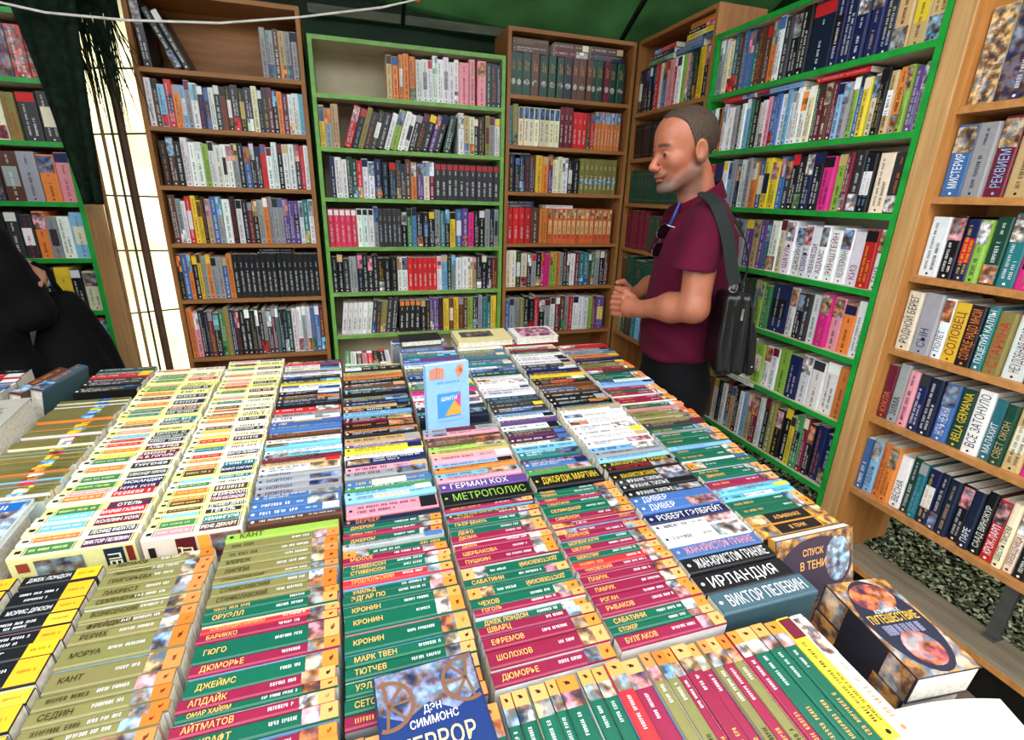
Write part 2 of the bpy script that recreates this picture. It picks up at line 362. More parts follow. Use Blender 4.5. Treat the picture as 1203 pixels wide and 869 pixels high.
def spec_generic(code, L, W, seed, text=None, textcol=None, hard=True, pict=False):
    rnd = random.Random(seed); base = jit(LIN[code], rnd); dark = lum(base) < 0.22
    fg = jit(WHITE if dark else rnd.choice((INK, LIN['m'], LIN['n'], INK)), rnd)
    if dark and rnd.random() < 0.3: fg = LIN[rnd.choice('yotsr')]
    if textcol: fg = LIN[textcol]
    dec = []; q = rnd.choice((0.9, 0.9, 0.35)) if text else 0.99 if pict else rnd.random(); ac = jit(LIN[rnd.choice('rbkwwKamtnkyi')], rnd)
    x0, x1 = L * 0.12, L * 0.94
    if pict: dec.append(('P', L * 0.01, L * 0.99, W * 0.04, W * 0.96, tuple(v * 1.3 for v in base)))
    if q < 0.25: dec.append(('R', L * 0.80, L * 0.985, W * 0.06, W * 0.94, ac, 'spine_band')); x1 = L * 0.77
    elif q < 0.45: dec.append(('P', L * 0.62, L * 0.97, W * 0.06, W * 0.94, jit(LIN[rnd.choice('owsbtap')], rnd))); x1 = L * 0.6
    elif q < 0.58: dec.append(('P', L * 0.02, L * 0.3, W * 0.06, W * 0.94, jit(LIN[rnd.choice('owsbtagr')], rnd))); x0 = L * 0.34
    elif q < 0.66: dec.append(('R', L * 0.3, L * 0.7, W * 0.14, W * 0.86, ac, 'spine_band'))
    dec.append(('C', L * 0.035 + 0.002, W * 0.5, min(W * 0.18, 0.0034), fg))
    if text: dec.append(('T', text, x0, W * 0.5, min(W * 0.8, 0.03), fg, x1 - x0, 'L'))
    else:
        m = x0 + (x1 - x0) * rnd.uniform(0.5, 0.7)
        if rnd.random() < 0.55:
            dec.append(('S', x0, m, W * 0.5, min(0.0085, W * rnd.uniform(0.28, 0.42)), fg)); dec.append(('S', m + W * 0.4, x1, W * 0.5, min(0.006, W * 0.2), fg))
        else:
            dec.append(('S', x0, x1, W * 0.66, min(0.0065, W * 0.22), fg)); dec.append(('S', x0, m, W * 0.32, min(0.008, W * 0.18), fg))
    return dict(col=base, side=jit(base, rnd, 0.3), dec=dec, seed=seed, hard=hard)
def spec_set(code, L, W, seed, dim=False, vol=0):
    """one volume of a matching set: plain spine, one line of print, a band or a small portrait"""
    rnd = random.Random(seed); base = jit(jit(LIN[code], rnd, 0.1), random.Random(seed + vol), 0.16); dark = lum(base) < 0.22
    fg = tuple(v * 0.35 for v in GOLD) if dim else jit(WHITE if dark or code in 'rmhofH' else INK, rnd)
    q = rnd.random(); dec = []
    if dim:
        dec += [('R', L * 0.86, L * 0.872, W * 0.1, W * 0.9, fg, 'gilt_band'), ('R', L * 0.10, L * 0.112, W * 0.1, W * 0.9, fg, 'gilt_band')]
        if q < 0.6: dec.append(('S', L * 0.5, L * 0.8, W * 0.5, W * 0.22, fg))
    else:
        if code == 'f': dec.append(('R', L * 0.26, L * 0.66, W * 0.16, W * 0.84, lin((222, 190, 130)), 'title_panel')); dec.append(('P', L * 0.72, L * 0.97, W * 0.1, W * 0.9, LIN['t'])); fg = LIN['m']
        if code in 'io': dec.append(('P', L * 0.7, L * 0.985, W * 0.08, W * 0.92, LIN['b' if code == 'i' else 's']))
        elif code == 'x': dec.append(('P', L * 0.3, L * 0.42, W * 0.08, W * 0.92, LIN['s']))
        elif q < 0.4: dec.append(('R', L * 0.84, L * 0.98, W * 0.1, W * 0.9, jit(LIN[rnd.choice('wkaro')], rnd), 'spine_band'))
        dec.append(('S', L * 0.14, L * rnd.uniform(0.5, 0.66), W * 0.5, W * 0.34, fg))
    if not dim and code != 'f': dec.append(('S', L * 0.70, L * 0.82, W * 0.5, W * 0.2, fg))
    return dict(col=base, side=jit(base, rnd, 0.3), dec=dec, seed=seed + vol, hard=True)
def spec_portrait(code, L, W, seed):
    rnd = random.Random(seed); base = jit(LIN[code], rnd, 0.15); oval = [(L * 0.32 + L * 0.075 * math.cos(a), W * 0.5 + W * 0.34 * math.sin(a)) for a in [2 * math.pi * i / 12 for i in range(12)]]
    return dict(col=base, side=base, dec=[('O', oval, lin((186, 180, 164))), ('S', L * 0.6, L * 0.85, W * 0.62, W * 0.16, GOLD), ('S', L * 0.6, L * 0.8, W * 0.38, W * 0.16, GOLD)], seed=seed, hard=True)
def spec_series(code, L, W, seed, text):
    """classic pocket series: author on the left, orange label and a small picture on the right"""
    rnd = random.Random(seed); base = jit(lin(AST[code]), rnd, 0.08); tc = lin((52, 46, 22)) if code == 'O' else GOLD
    oc = lin(rnd.choice(((246, 150, 78), (250, 132, 50), (244, 160, 96)))) if code != 'O' else lin(rnd.choice(((250, 112, 40), (246, 130, 70))))
    la, pa = L - 0.021, L - 0.042
    dec = [('R', la, L - 0.0006, W * 0.03, W * 0.97, oc, 'spine_label'), ('P', pa, la, W * 0.03, W * 0.97, jit(LIN[rnd.choice('wsatiop')], rnd)),
           ('R', la + 0.009, la + 0.0125, W * 0.38, W * 0.62, INK, 'publisher_mark'), ('R', la + 0.0125, la + 0.014, W * 0.46, W * 0.7, INK, 'publisher_mark')]
    if text: dec.append(('T', text, 0.012, W * 0.5, min(0.0115, W * 0.66), tc, L * 0.38, 'L', 0.0009, 0.85, 0.012))
    else: dec.append(('S', 0.012, 0.012 + rnd.uniform(0.035, 0.06), W * 0.5, min(0.0058, W * 0.36), tc))
    n = rnd.uniform(0.022, 0.048); dec.append(('S', pa - 0.004 - n, pa - 0.004, W * 0.55, min(0.0046, W * 0.30), WHITE))
    side = jit(LIN[rnd.choice('swapsiw')], rnd)
    return dict(col=base, side=side, dec=dec, seed=seed, hard=False)
def spec_olive(L, W, seed):
    rnd = random.Random(seed); base = jit(lin((112, 106, 58)), rnd, 0.12)
    return dict(col=base, side=jit(LIN[rnd.choice('wsiawo')], rnd), dec=[('P', L * 0.56, L * 0.72, W * 0.03, W * 0.97, jit(LIN[rnd.choice('yorswb')], rnd)), ('S', L * 0.76, L * 0.95, W * 0.5, W * 0.25, lin((60, 52, 24)))], seed=seed, hard=False)
def spec_ornate(L, W, seed, text):
    d = [('R', L * 0.24, L * 0.78, W * 0.05, W * 0.95, INK, 'title_panel'), ('P', 0.001, L * 0.22, W * 0.04, W * 0.96, lin((240, 176, 60))), ('P', L * 0.80, L - 0.001, W * 0.04, W * 0.96, lin((240, 176, 60)))]
    d.append(('T', text, L * 0.5, W * 0.5, min(0.014, W * 0.5), GOLD, L * 0.4, 'C'))
    return dict(col=lin((206, 140, 50)), side=lin((70, 50, 50)), dec=d, seed=seed, hard=False)
def spec_black(L, W, seed, text):
    rnd = random.Random(seed); base = lin((22, 24, 28)); lab = lin(rnd.choice(((252, 178, 36), (252, 168, 40), (250, 196, 60))))
    la = L * 0.66
    dec = [('R', la, L - 0.0006, W * 0.03, W * 0.97, lab, 'spine_label'), ('S', la + 0.006, L - 0.006, W * 0.5, min(0.004, W * 0.2), lin((190, 90, 20)))]
    if text: dec.append(('T', text, L * 0.08, W * 0.5, min(0.011, W * 0.6), WHITE, L * 0.54, 'L'))
    else: dec.append(('S', L * 0.1, L * 0.6, W * 0.64, min(0.0045, W * 0.22), WHITE)); dec.append(('S', L * 0.2, L * 0.5, W * 0.3, min(0.0045, W * 0.22), WHITE))
    return dict(col=base, side=jit(LIN[rnd.choice('saKwp')], rnd), dec=dec, seed=seed, hard=False)
CREAMP = 'rogcbymnztxoeucaK'
def spec_cream(L, W, seed, text):
    """cream spine with two boxed colour panels, the right one carrying the author"""
    rnd = random.Random(seed); base = jit(lin(rnd.choice(((240, 232, 160), (242, 238, 190), (238, 226, 200), (236, 236, 140)))), rnd, 0.05)
    p1 = jit(LIN[rnd.choice('goyucqprgo')], rnd); p2 = jit(LIN[rnd.choice('KnmczKeur')], rnd)
    a = L * 0.12; b = L * 0.48; c = L * 0.56; d = L * 0.95
    dec = [('R', a, b, W * 0.14, W * 0.86, p1, 'spine_panel'), ('S', a + 0.004, b - 0.004, W * 0.5, W * 0.2, jit(base, rnd)), ('R', a - 0.003, a - 0.0018, W * 0.1, W * 0.9, INK, 'spine_rule'), ('R', b + 0.0018, b + 0.003, W * 0.1, W * 0.9, INK, 'spine_rule'),
           ('R', d + 0.0018, d + 0.003, W * 0.1, W * 0.9, INK, 'spine_rule'), ('R', L * 0.035, L * 0.085, W * 0.36, W * 0.64, INK, 'publisher_mark')]
    full = rnd.random() < 0.6 or text
    if full: dec.append(('R', c, d, W * 0.1, W * 0.9, p2, 'author_panel'))
    fg = WHITE if full else p2
    if text: dec.append(('T', text, (c + d) / 2, W * 0.5, min(0.0125, W * 0.78), fg, (d - c) * 0.93, 'C', 0.0010, 0.95, 0.02))
    else: dec.append(('S', c + 0.004, d - 0.003, W * 0.5, W * 0.42, fg, ))
    return dict(col=base, side=jit(base, rnd, 0.1), dec=dec, seed=seed, hard=False)

# ---------------------------------------------------------------- bookcases and their rows
def case_frame(wall, s0, front, yaw=0):
    if wall == 'B': m = Matrix(((1, 0, 0, s0), (0, 1, 0, front), (0, 0, 1, 0), (0, 0, 0, 1)))
    else: m = Matrix(((0, 1, 0, front), (-1, 0, 0, s0), (0, 0, 1, 0), (0, 0, 0, 1)))
    return m @ Matrix.Rotation(yaw, 4, 'Z')
T_B = 0.018
def bookcase(name, label, CF, width, boards, top, z0, depth, m_side, m_shelf, m_edge=None, m_back=None, sides=(1, 1), back_z=None, notch=None):
    root = empty(name, CF); tag(root, label, 'bookcase')
    def part(nm, a, b, mat, parent=root):
        m = MB(); m.box(a, b); return m.build(nm, mat, parent)
    e = 0.004 if m_edge else 0.0
    for k, x in ((0, 0.0), (1, width - T_B)):
        if not sides[k]: continue
        if notch:      # the foot is shallower than the case
            m = MB(); pr = [(e, z0), (notch[0], z0), (notch[0], notch[1]), (depth, notch[1]), (depth, top), (e, top)]; n = len(pr)
            m.mesh([(x, d, z) for d, z in pr] + [(x + T_B, d, z) for d, z in pr], [(i, (i + 1) % n, n + (i + 1) % n, n + i) for i in range(n)] + [tuple(range(n))[::-1], tuple(range(n, 2 * n))])
            p = m.build('side_panel', m_side, root)
        else: p = part('side_panel', (x, e, z0), (x + T_B, depth, top), m_side)
        if m_edge: part('edge_strip', (x, 0, z0), (x + T_B, e, top), m_edge, p)
    part('back_panel', (T_B, depth - 0.006, back_z if back_z is not None else boards[-1] - 0.02), (width - T_B, depth, top - T_B), m_back or m_shelf)
    for z, nm in [(b, 'shelf_board') for b in boards] + [(top - T_B / 2, 'top_board')]:
        p = part(nm, (T_B, e, z - T_B / 2), (width - T_B, depth - 0.006, z + T_B / 2), m_shelf)
        if m_edge: part('edge_strip', (T_B, 0, z - T_B / 2), (width - T_B, e, z + T_B / 2), m_edge, p)
    return root
SHELF = []       # every shelved book waits here until the largest are picked
BOOKX = Matrix(((0, -1, 0, 0), (0, 0, -1, 0), (1, 0, 0, 0), (0, 0, 0, 1)))   # spine axes in a case: x up, y to the left, z out
def row(case, CF, width, zb, hmax, text, rowname, left=0.0, right=0.0, seed=0, hh=(0.80, 0.92), depth=0.125, front=0.012, dim=False, portrait=False, pict=False):
    """text: colour codes with optional *weight, :lettering, _gap in cm, >lean in degrees"""
    rnd = random.Random(seed); toks = []; lean = 0; gaps = 0.0; tot = 0.0; prev = None; sd = 0; hfrac = 0.9
    for t in text.split():
        if t[0] == '_': g = float(t[1:]) / 100; toks.append(('g', g)); gaps += g; continue
        if t[0] == '>': lean = float(t[1:]); continue
        tx = None
        if ':' in t: t, tx = t.split(':'); tx = tx.replace('_', ' ')
        if tx and '*' in tx: tx, _, w0 = tx.partition('*'); t += '*' + w0
        t, _, w = t.partition('*'); n = 1; w = float(w) if w else None
        if len(t) > 1: n = int(t[1:]); t = t[0]
        sd = rnd.randrange(10 ** 6); hf = rnd.uniform(*hh); wt = w or rnd.uniform(0.75, 1.25)
        for _ in range(n):
            s2 = sd if n > 2 else rnd.randrange(10 ** 6)
            if n <= 2: hf = rnd.uniform(*hh); wt = w or rnd.uniform(0.75, 1.25)
            toks.append(('b', t, tx, wt, s2, hf, lean, n > 2)); tot += wt / math.cos(math.radians(lean))
    out = []; last = None; gap = 0.0
    for t in toks:
        if t[0] == 'g': gap += t[1]; continue
        h = min(hmax * t[5], hmax - 0.012) * math.cos(math.radians(t[6])); need = 0.0
        if last and last[1] > t[6]: need = min(h, last[0]) * (math.tan(math.radians(last[1])) - math.tan(math.radians(t[6]))) + 0.0005
        if max(gap, need) > 0: out.append(('g', max(gap, need)))
        out.append(t); last = (h, t[6]); gap = 0.0
    toks = out; gaps = sum(t[1] for t in toks if t[0] == 'g')
    inner = width - 2 * T_B - left - right - gaps - 0.004; unit = inner / tot; s = T_B + left + 0.002; k = 0
    for t in toks:
        if t[0] == 'g': s += t[1]; continue
        _, code, tx, wt, sd2, hf, ln, isset = t; a = math.radians(ln); W = unit * wt; L = min(hmax * hf, hmax - 0.012); adv = W / math.cos(a); Wj = W * 0.985 - (0.0012 if isset else 0.0002)
        d = front + rnd.uniform(0, 0.012)
        if ln:
            drop = 0.0
            M = CF @ Matrix.Translation((s + adv, d, zb + 0.0005)) @ BOOKX @ Matrix.Rotation(-a, 4, 'Z')
        else: M = CF @ Matrix.Translation((s + adv, d, zb + 0.0005)) @ BOOKX
        k += 1
        sp = spec_portrait(code, L, Wj, sd2) if portrait else spec_set(code, L, Wj, sd2, dim, k) if isset or dim else spec_generic(code, L, Wj, sd2, tx, pict=pict)
        SHELF.append(dict(M=M, L=L, W=Wj, D=depth + rnd.uniform(-0.005, 0.01), spec=sp, code=code, case=case, row=rowname, n=k, lean=ln, s0=s, s1=s + adv, top=zb + L * math.cos(a) + Wj * math.sin(abs(a))))
        s += adv
def flat_on(case, CF, s, d, z, L, W, D, code, rowname, n, yaw=0.0, spine='front', seed=1):
    """a book lying on its side on top of a row, spine towards the aisle"""
    M = CF @ Matrix.Translation((s, d, z)) @ Matrix.Rotation(yaw, 4, 'Z') @ Matrix(((1, 0, 0, 0), (0, 0, -1, 0), (0, 1, 0, 0), (0, 0, 0, 1)))
    SHELF.append(dict(M=M, L=L, W=W, D=D, spec=spec_generic(code, L, W, seed), code=code, case=case, row=rowname, n=n, lean=0, flat=True, s0=s, s1=s + L))
    top = max([b['top'] for b in SHELF[:-1] if b['case'] == case and b['row'] == rowname and 'top' in b and b['s0'] < s + L + 0.001 and b['s1'] > s - 0.001] or [z])
    SHELF[-1]['M'].translation.z = top + 0.0006; SHELF[-1]['top'] = top + 0.0006 + W      # comes to rest on what stands below it

RN = ['top shelf', 'second shelf', 'third shelf', 'fourth shelf', 'fifth shelf', 'sixth shelf', 'seventh shelf', 'eighth shelf']
def fill(case, CF, width, boards, top, rows, seed, **kw):
    zs = [top] + list(boards)
    for i, r in enumerate(rows):
        if not r: continue
        opt = {}
        if isinstance(r, tuple): r, opt = r
        row(case, CF, width, zs[i + 1] + T_B / 2, zs[i] - zs[i + 1] - T_B, r, RN[i], seed=seed * 31 + i, **{**kw, **opt})

CASES = {}
# tall brown case at the left of the back wall
b1 = [1.943, 1.724, 1.489, 1.243, 0.986, 0.70]; F1 = case_frame('B', -0.775, 2.68)
bookcase('bookcase', 'tall brown chipboard bookcase beside the glowing plastic sheet', F1, 0.648, b1 + [0.40], 2.23, 0.0, 0.24, M_BROWN, M_BROWNH)
fill('tall brown bookcase', F1, 0.648, b1, 2.23, [
    None,
    'w u s r o s a w n b w K u k K k K i k K m k o m w w q',
    ('k u k w w w l w w w w a k b k K r w w k w w K r w', dict(left=0.012)),
    ('u a w r y y k t b a w*1.7 k w k m k a o a a a v v v w c w', dict(left=0.01)),
    ('k b o k y a o a a b o k16', dict(hh=(0.8, 0.88))), 'o p k n m k g x n k k k k k k a K m c k k e w w a w b b m'], 1)
z = b1[0] + T_B / 2
for i, (s, W, code, L, ln) in enumerate([(0.032, 0.034, 'K', 0.24, -3.2), (0.147, 0.028, 'k', 0.225, -24), (0.179, 0.026, 'K', 0.222, -24)]):
    a = math.radians(ln)
    M = F1 @ Matrix.Translation((s + W * math.cos(a), 0.014, z + W * math.sin(-a) + 0.0005)) @ BOOKX @ Matrix.Rotation(-a, 4, 'Z')
    SHELF.append(dict(M=M, L=L, W=W, D=0.15, spec=spec_generic(code, L, W, 40 + i), code=code, case='tall brown bookcase', row='top shelf', n=i + 1, lean=ln))
row('tall brown bookcase', F1, 0.648, z, 0.21, 'a a u t a a', 'top shelf', left=0.46, seed=77, hh=(0.86, 0.9))
flat_on('tall brown bookcase', F1, 0.36, 0.02, 0.986 + 0.009 + 0.215, 0.16, 0.012, 0.11, 'k', 'fifth shelf', 28, seed=5)
flat_on('tall brown bookcase', F1, 0.37, 0.02, 0.986 + 0.009 + 0.228, 0.15, 0.012, 0.11, 'k', 'fifth shelf', 29, seed=6)

# green-edged case in the middle
b2 = [1.90, 1.678, 1.457, 1.226, 1.0, 0.777]; F2 = case_frame('B', -0.105, 2.68)
bookcase('bookcase', 'lime-green edged bookcase with a partly empty top shelf', F2, 0.898, b2 + [0.50], 2.135, 0.0, 0.22, M_GREENP, M_PALE, M_GREENP, M_PALE)
C2N = 'lime-edged bookcase'
fill(C2N, F2, 0.898, b2, 2.135, [
    ('t o o o o w w w w w w w w p*2 p*1.2 _1 p*1.8 e d d', dict(left=0.31)),
    'y a t _1.2 >18 r k x K K K w l w w k k k v k >14 e*1.3 >0 _2.5 w t i k k x a w',
    ('n w w e e r w w n k K K K u o v i m K11', dict(left=0.03)),
    'H5 w3 a K5 k g b k k k a c k y b*1.3 v h k k a k a',
    'k k K a*1.4 k k k k k k k w w r6 w s e a w w i t k k d m',
    ('>7 w6 K K x K K >3 k4 >0 k k v v k y u y u u l K a c c y*1.3', dict(left=0.02))], 2)

# brown case in the back corner
b3 = [1.965, 1.735, 1.51, 1.245, 1.006, 0.74]; F3 = case_frame('B', 0.802, 2.68)
bookcase('bookcase', 'brown bookcase in the back corner with gilt dark volumes on top', F3, 0.695, b3 + [0.42], 2.262, 0.0, 0.24, M_BROWN, M_BROWNH)
C3N = 'brown corner bookcase'
fill(C3N, F3, 0.695, b3, 2.262, [
    ('e e e u e e e d u u u e e m e e', dict(hh=(0.66, 0.68), portrait=True, right=0.028)),
    ('c x i8 m3 r3 m r o8', dict(right=0.025)), ('d n d K u y o v i i w k k x8', dict(right=0.025)), ('r4 u*1.6 o*1.6 f14', dict(right=0.03, hh=(0.74, 0.77))), ('i i e i*1.6 K a k h h l l o a k e w m c c e g a k u', dict(right=0.03)), ('b a a x k k r k a w m u a r w w w l m v*1.7', dict(right=0.03, hh=(0.76, 0.84)))], 3)
z = 1.965 + 0.009 + 0.19
for i, (s, code) in enumerate([(0.03, 'u'), (0.25, 'm'), (0.445, 'n'), (0.03, 'u'), (0.25, 'u'), (0.445, 'u')]):
    flat_on(C3N, F3, s, 0.02, z + (0.032 if i > 2 else 0), 0.185, 0.030, 0.12, code, 'top shelf', 17 + i, seed=60 + i)
for i, (s, zz, L, c) in enumerate([(0.02, 1.51 + .009 + .2005, 0.12, 'K'), (0.02, 1.245 + .009 + .205, 0.15, 'K'), (0.02, 1.245 + .009 + .226, 0.15, 'K'), (0.24, 1.245 + .009 + .205, 0.16, 'w'), (0.2, 0.74 + .009 + .213, 0.14, 'u')]):
    flat_on(C3N, F3, s, 0.02, zz - 0.004, L, 0.010 if i == 0 else 0.016, 0.11, c, {0: 'third shelf', 1: 'fourth shelf', 2: 'fourth shelf', 3: 'fourth shelf', 4: 'sixth shelf'}[i], 24 + i, seed=80 + i)

# brown case on the right wall behind the man
b4 = [1.915, 1.695, 1.469, 1.23, 0.985, 0.74]; F4 = case_frame('R', 2.67, 1.5)
bookcase('bookcase', 'brown bookcase of dark matching sets behind the standing man', F4, 0.62, b4 + [0.42], 2.262, 0.0, 0.24, M_BROWN, M_BROWNH)
C4N = 'brown bookcase by the man'
fill(C4N, F4, 0.62, b4, 2.262, [('k k k k k r w b p p r w l p e k y k k', dict(hh=(0.6, 0.63))), ('k14', dict(dim=True)), ('e16', dict(dim=True)), ('m5 e5 K5', dict(dim=True)), ('u e e*2 e e a k k K', dict(dim=True)), 'x e K c s a b w K d e c'], 4)
for i, (s, k, L, W, c) in enumerate([(0.1, 0, 0.2, 0.022, 'g'), (0.12, 1, 0.19, 0.02, 'K'), (0.14, 2, 0.18, 0.02, 'r'), (0.327, 0, 0.2, 0.026, 'b'), (0.39, 1, 0.2, 0.018, 'a'), (0.40, 2, 0.19, 0.02, 'y'), (0.41, 3, 0.19, 0.018, 'k'), (0.42, 4, 0.17, 0.02, 'o')]):
    flat_on(C4N, F4, s, 0.015, 1.915 + 0.009 + 0.209 + [0, .0265, .046, .066, .085][k], L, W * 0.98, 0.13, c, 'top shelf', 20 + i, seed=90 + i)

# green-edged case on the right wall
b5 = [1.908, 1.69, 1.472, 1.248, 1.03, 0.812, 0.562]; F5 = case_frame('R', 2.045, 1.5)
bookcase('bookcase', 'bright green edged bookcase between the man and the pine post', F5, 0.94, b5, 2.143, 0.42, 0.20, M_GREENP2, M_PALE, M_GREENP2, M_PALE)
C5N = 'bright green bookcase'
fill(C5N, F5, 0.94, b5, 2.143, [
    ('a i i c u b b c u u o w K*1.2 k*1.4 k*1.5 d*3.4 n*1.5 n*1.5 n*1.5 n*1.5 n*1.5 t*1.8 t*1.8 t*1.8', dict(hh=(0.86, 0.97))),
    ('b i k o w w w a k w s g k i w p b b w s w w w i e m u m s a l b y i k t o l v a', dict(hh=(0.78, 0.9))),
    'k g o n*1.9:4321 w s a k w a o b y*1.3 y*1.3 b K k k n k*1.3 h*1.5 l m K*1.3 k*1.4 i*1.7 K*1.6',
    'a p i y y K a*1.5 a*1.5 v t v c w i w:ШАУЛЬ w:ДЖЕЙН w:СВИФТ w:КЕННЕДИ w:АДАМС w:ЭЙНШТЕЙН w:КЕЛЛЕРМАН w:КИЗ r w:ТАНЗ',
    'w9 k K e a l g n*2.4 w k K w h*1.3 p*1.2 o*1.3 w',
    ('b s x i k u w*1.4 r w w l w w l*1.2 n w w*1.2 w*1.2 o', dict(left=0.03)),
    'g l g c r k b w y u w k w m t k w s t m w k x k k y g m k n*1.4 n*1.4'], 5)
flat_on(C5N, F5, 0.10, 0.01, 1.69 + .009 + .183, 0.17, 0.015, 0.12, 'r', 'second shelf', 41, seed=101)
flat_on(C5N, F5, 0.28, 0.01, 1.69 + .009 + .183, 0.22, 0.015, 0.12, 's', 'second shelf', 42, seed=102)
flat_on(C5N, F5, 0.55, 0.01, 1.69 + .009 + .183, 0.19, 0.015, 0.12, 'r', 'second shelf', 43, seed=103)
pst = MB(); pst.box((1.498, 1.043, 0.0), (1.56, 1.103, 2.45))
post = pst.build('post', M_PINE); tag(post, 'bare pine post with nail holes between green and alder bookcases', 'post'); bevel(post, 0.004)
# paper strip along a shelf edge
mb = MB(); mb.box((0, -0.0045, -0.0085), (0.22, -0.0035, 0.0085)); st = mb.build('shelf_label', plain('paper_strip', (226, 226, 220), 0.7))
st.matrix_world = F5 @ Matrix.Translation((0.33, 0, 0.812)); tag(st, 'white paper strip with faint print stuck along a green shelf edge', 'label')
mb = MB(); strokes(mb, 0.02, 0.2, 0, 0.006, INK, random.Random(4), 0)
mb.build('small_print', M_INK, st, Matrix.Translation((0, -0.0049, 0)) @ Matrix.Rotation(math.pi / 2, 4, 'X'))

# alder case on the right, next to the camera
b6 = [1.736, 1.52, 1.312, 1.10, 0.881, 0.63]; F6 = case_frame('R', 1.043, 1.5)
c6root = bookcase('bookcase', 'alder laminate bookcase of thick novels next to the pine post', F6, 0.90, b6, 2.2, 0.0, 0.24, M_ORANGE, M_ORANGEH, back_z=0.62, notch=(0.145, 0.40))
mb = MB(); mb.box((1.5, 0.16, 0.376), (1.504, 1.024, 0.394)); mb.box((1.504, 0.16, 0.376), (1.63, 1.024, 0.394), )
plk = mb.build('lower_plank', wood_mat('grey_dusty_plank', (120, 108, 90), (160, 146, 120), (6, 0.5, 6), 0.8), c6root, F6.inverted())
mb = MB(); mb.box((1.4985, 0.16, 0.3755), (1.5, 1.024, 0.3945)); mb.build('edge_strip', M_ORANGE, plk)
C6N = 'alder bookcase'
fill(C6N, F6, 0.90, b6, 2.0, [
    ('t*1.5 n*2.3 k*1.2 y k*1.3 b r a e t n w k b i m e a s t', dict(pict=True)),
    'b:МИСТЕРИЯ*1.5 a*1.4 m:РЕКВИЕМ*1.3 t*1.4 n*1.7 k*1.3 r*1.4 e a w b t y k n i m u s w e t',
    'w*1.6 k n*1.1 l e c*1.3 h*1.6 z*1.2 o*1.2 e k w b r t m a i k n w u s y e',
    'i:РОДНОЙ_БЕРЕГ a:СЫН*1.5 w:ПОЛЁТ y:СОЛОВЕЦ*1.1 k:СОЛНЦЕ_НАДО_МНОЙ*1.1 c:ПОЦЕЛУЙ_КАЛЛЫ x:СТАРИНА w:НЕУДОБНАЯ_ПРАВДА*1.4 u*1.2 r k b t e w n i m a k s u e t',
    'm:КУКЛА a:ЗИМА p n d b*1.2:НОЧЬ_НЕЖНА e*1.2:BELLA_GERMANIA w:ВСЕ_ЗАТОНУЛО c:МАЛАХИТ e:СВЕТ_ОКОН t*1.2 h*1.2 k r w b n i m a s u e t w k',
    ('b:ПО_СЛЕДАМ s:ГАВАНЬ o o w:ВЕСНА*1.4 e c n*1.4 d d*1.2 k*1.2 d:ПАРЕ*1.1 k:СААД_ВИНОКУР r:КРОК-ЛАРП i:ШЕСТЬ_ПИСЕМ i:ПЕРЕВОДЧИЦА k o*1.3 p m w n e b t r a k i u s w e m', dict(hh=(0.7, 0.8)))], 6, depth=0.14)
mb = MB(); mb.box((1.60, 0.60, 0.40), (1.61, 0.63, 0.6195)); mb.box((1.585, 0.60, 0.3945), (1.625, 0.63, 0.4005))
tag(mb.build('bracket', plain('grey_steel', (96, 96, 94), 0.5, 0.5, 0.4)), 'grey steel bracket under the lowest alder shelf of novels', 'bracket')

# case at the far left beside the plastic sheet
b0 = [1.85, 1.635, 1.415, 1.195, 0.975, 0.745]; F0 = case_frame('B', -1.62, 2.55)
bookcase('bookcase', 'green edged bookcase behind the netting and the person in black', F0, 0.62, b0 + [0.5], 2.08, 0.0, 0.18, M_BROWN, M_PALE, M_GREENP2, M_BROWNH)
C0N = 'bookcase behind the netting'
fill(C0N, F0, 0.62, b0, 2.08, [('k r u u k n f*1.8 f*1.6 n r r', dict(pict=True)), 'k w x K e a x a i x K*1.3 K*1.3', 'e n K u a a K u*1.3 a o p', 'm m k i i v k K K o a w s', 'x e k n k x b s*1.3 k y*1.2 k i*1.2', ('k n e r x a a m*1.2 b y*1.2 r', dict(right=0.0))], 8)
# ---------------------------------------------------------------- the sloping table and its rows of upright paperbacks
K_T = 0.075; A_T = math.atan(K_T)
TM = Matrix.Translation((0, 0.85, 0.93)) @ Matrix.Rotation(A_T, 4, 'X') @ Matrix.Translation((0, -0.85, 0))   # x, y as the room's, z=0 level with the spines
TOP = -0.120
M_TABLE = wood_mat('dark_board', (70, 52, 40), (104, 80, 58), (0.5, 5, 5), 0.7)
tb = empty('display_table', Matrix.Translation((0, 1.0, 0))); tag(tb, 'long sloping display table under the rows of paperbacks', 'table')
mb = MB(); mb.box((-1.35, 0.12, TOP - 0.022), (0.895, 1.78, TOP)); o = mb.build('table_top', M_TABLE, tb); o.matrix_world = TM
for x in (-1.30, 0.86):
    for y in (0.2, 1.7):
        zt = (TM @ Vector((x, y, TOP - 0.022))).z
        mb = MB(); mb.box((x - 0.022, y - 0.022, 0), (x + 0.022, y + 0.022, zt)); o = mb.build('leg', M_TABLE, tb); o.matrix_world = Matrix.Identity(4)
bpy.context.view_layer.update()
TABLE = []
def spec_for(style, L, W, seed, text):
    if style in AST: return spec_series(style, L, W, seed, text)
    if style == 'B': return spec_black(L, W, seed, text)
    if style == 'Q': return spec_olive(L, W, seed)
    if style == 'Y': return spec_ornate(L, W, seed, text)
    if style == 'E': return spec_cream(L, W, seed, text)
    tc = None
    if len(style) > 1: tc = style[1]
    return spec_generic(style[0], L, W, seed, text, tc, hard=False)
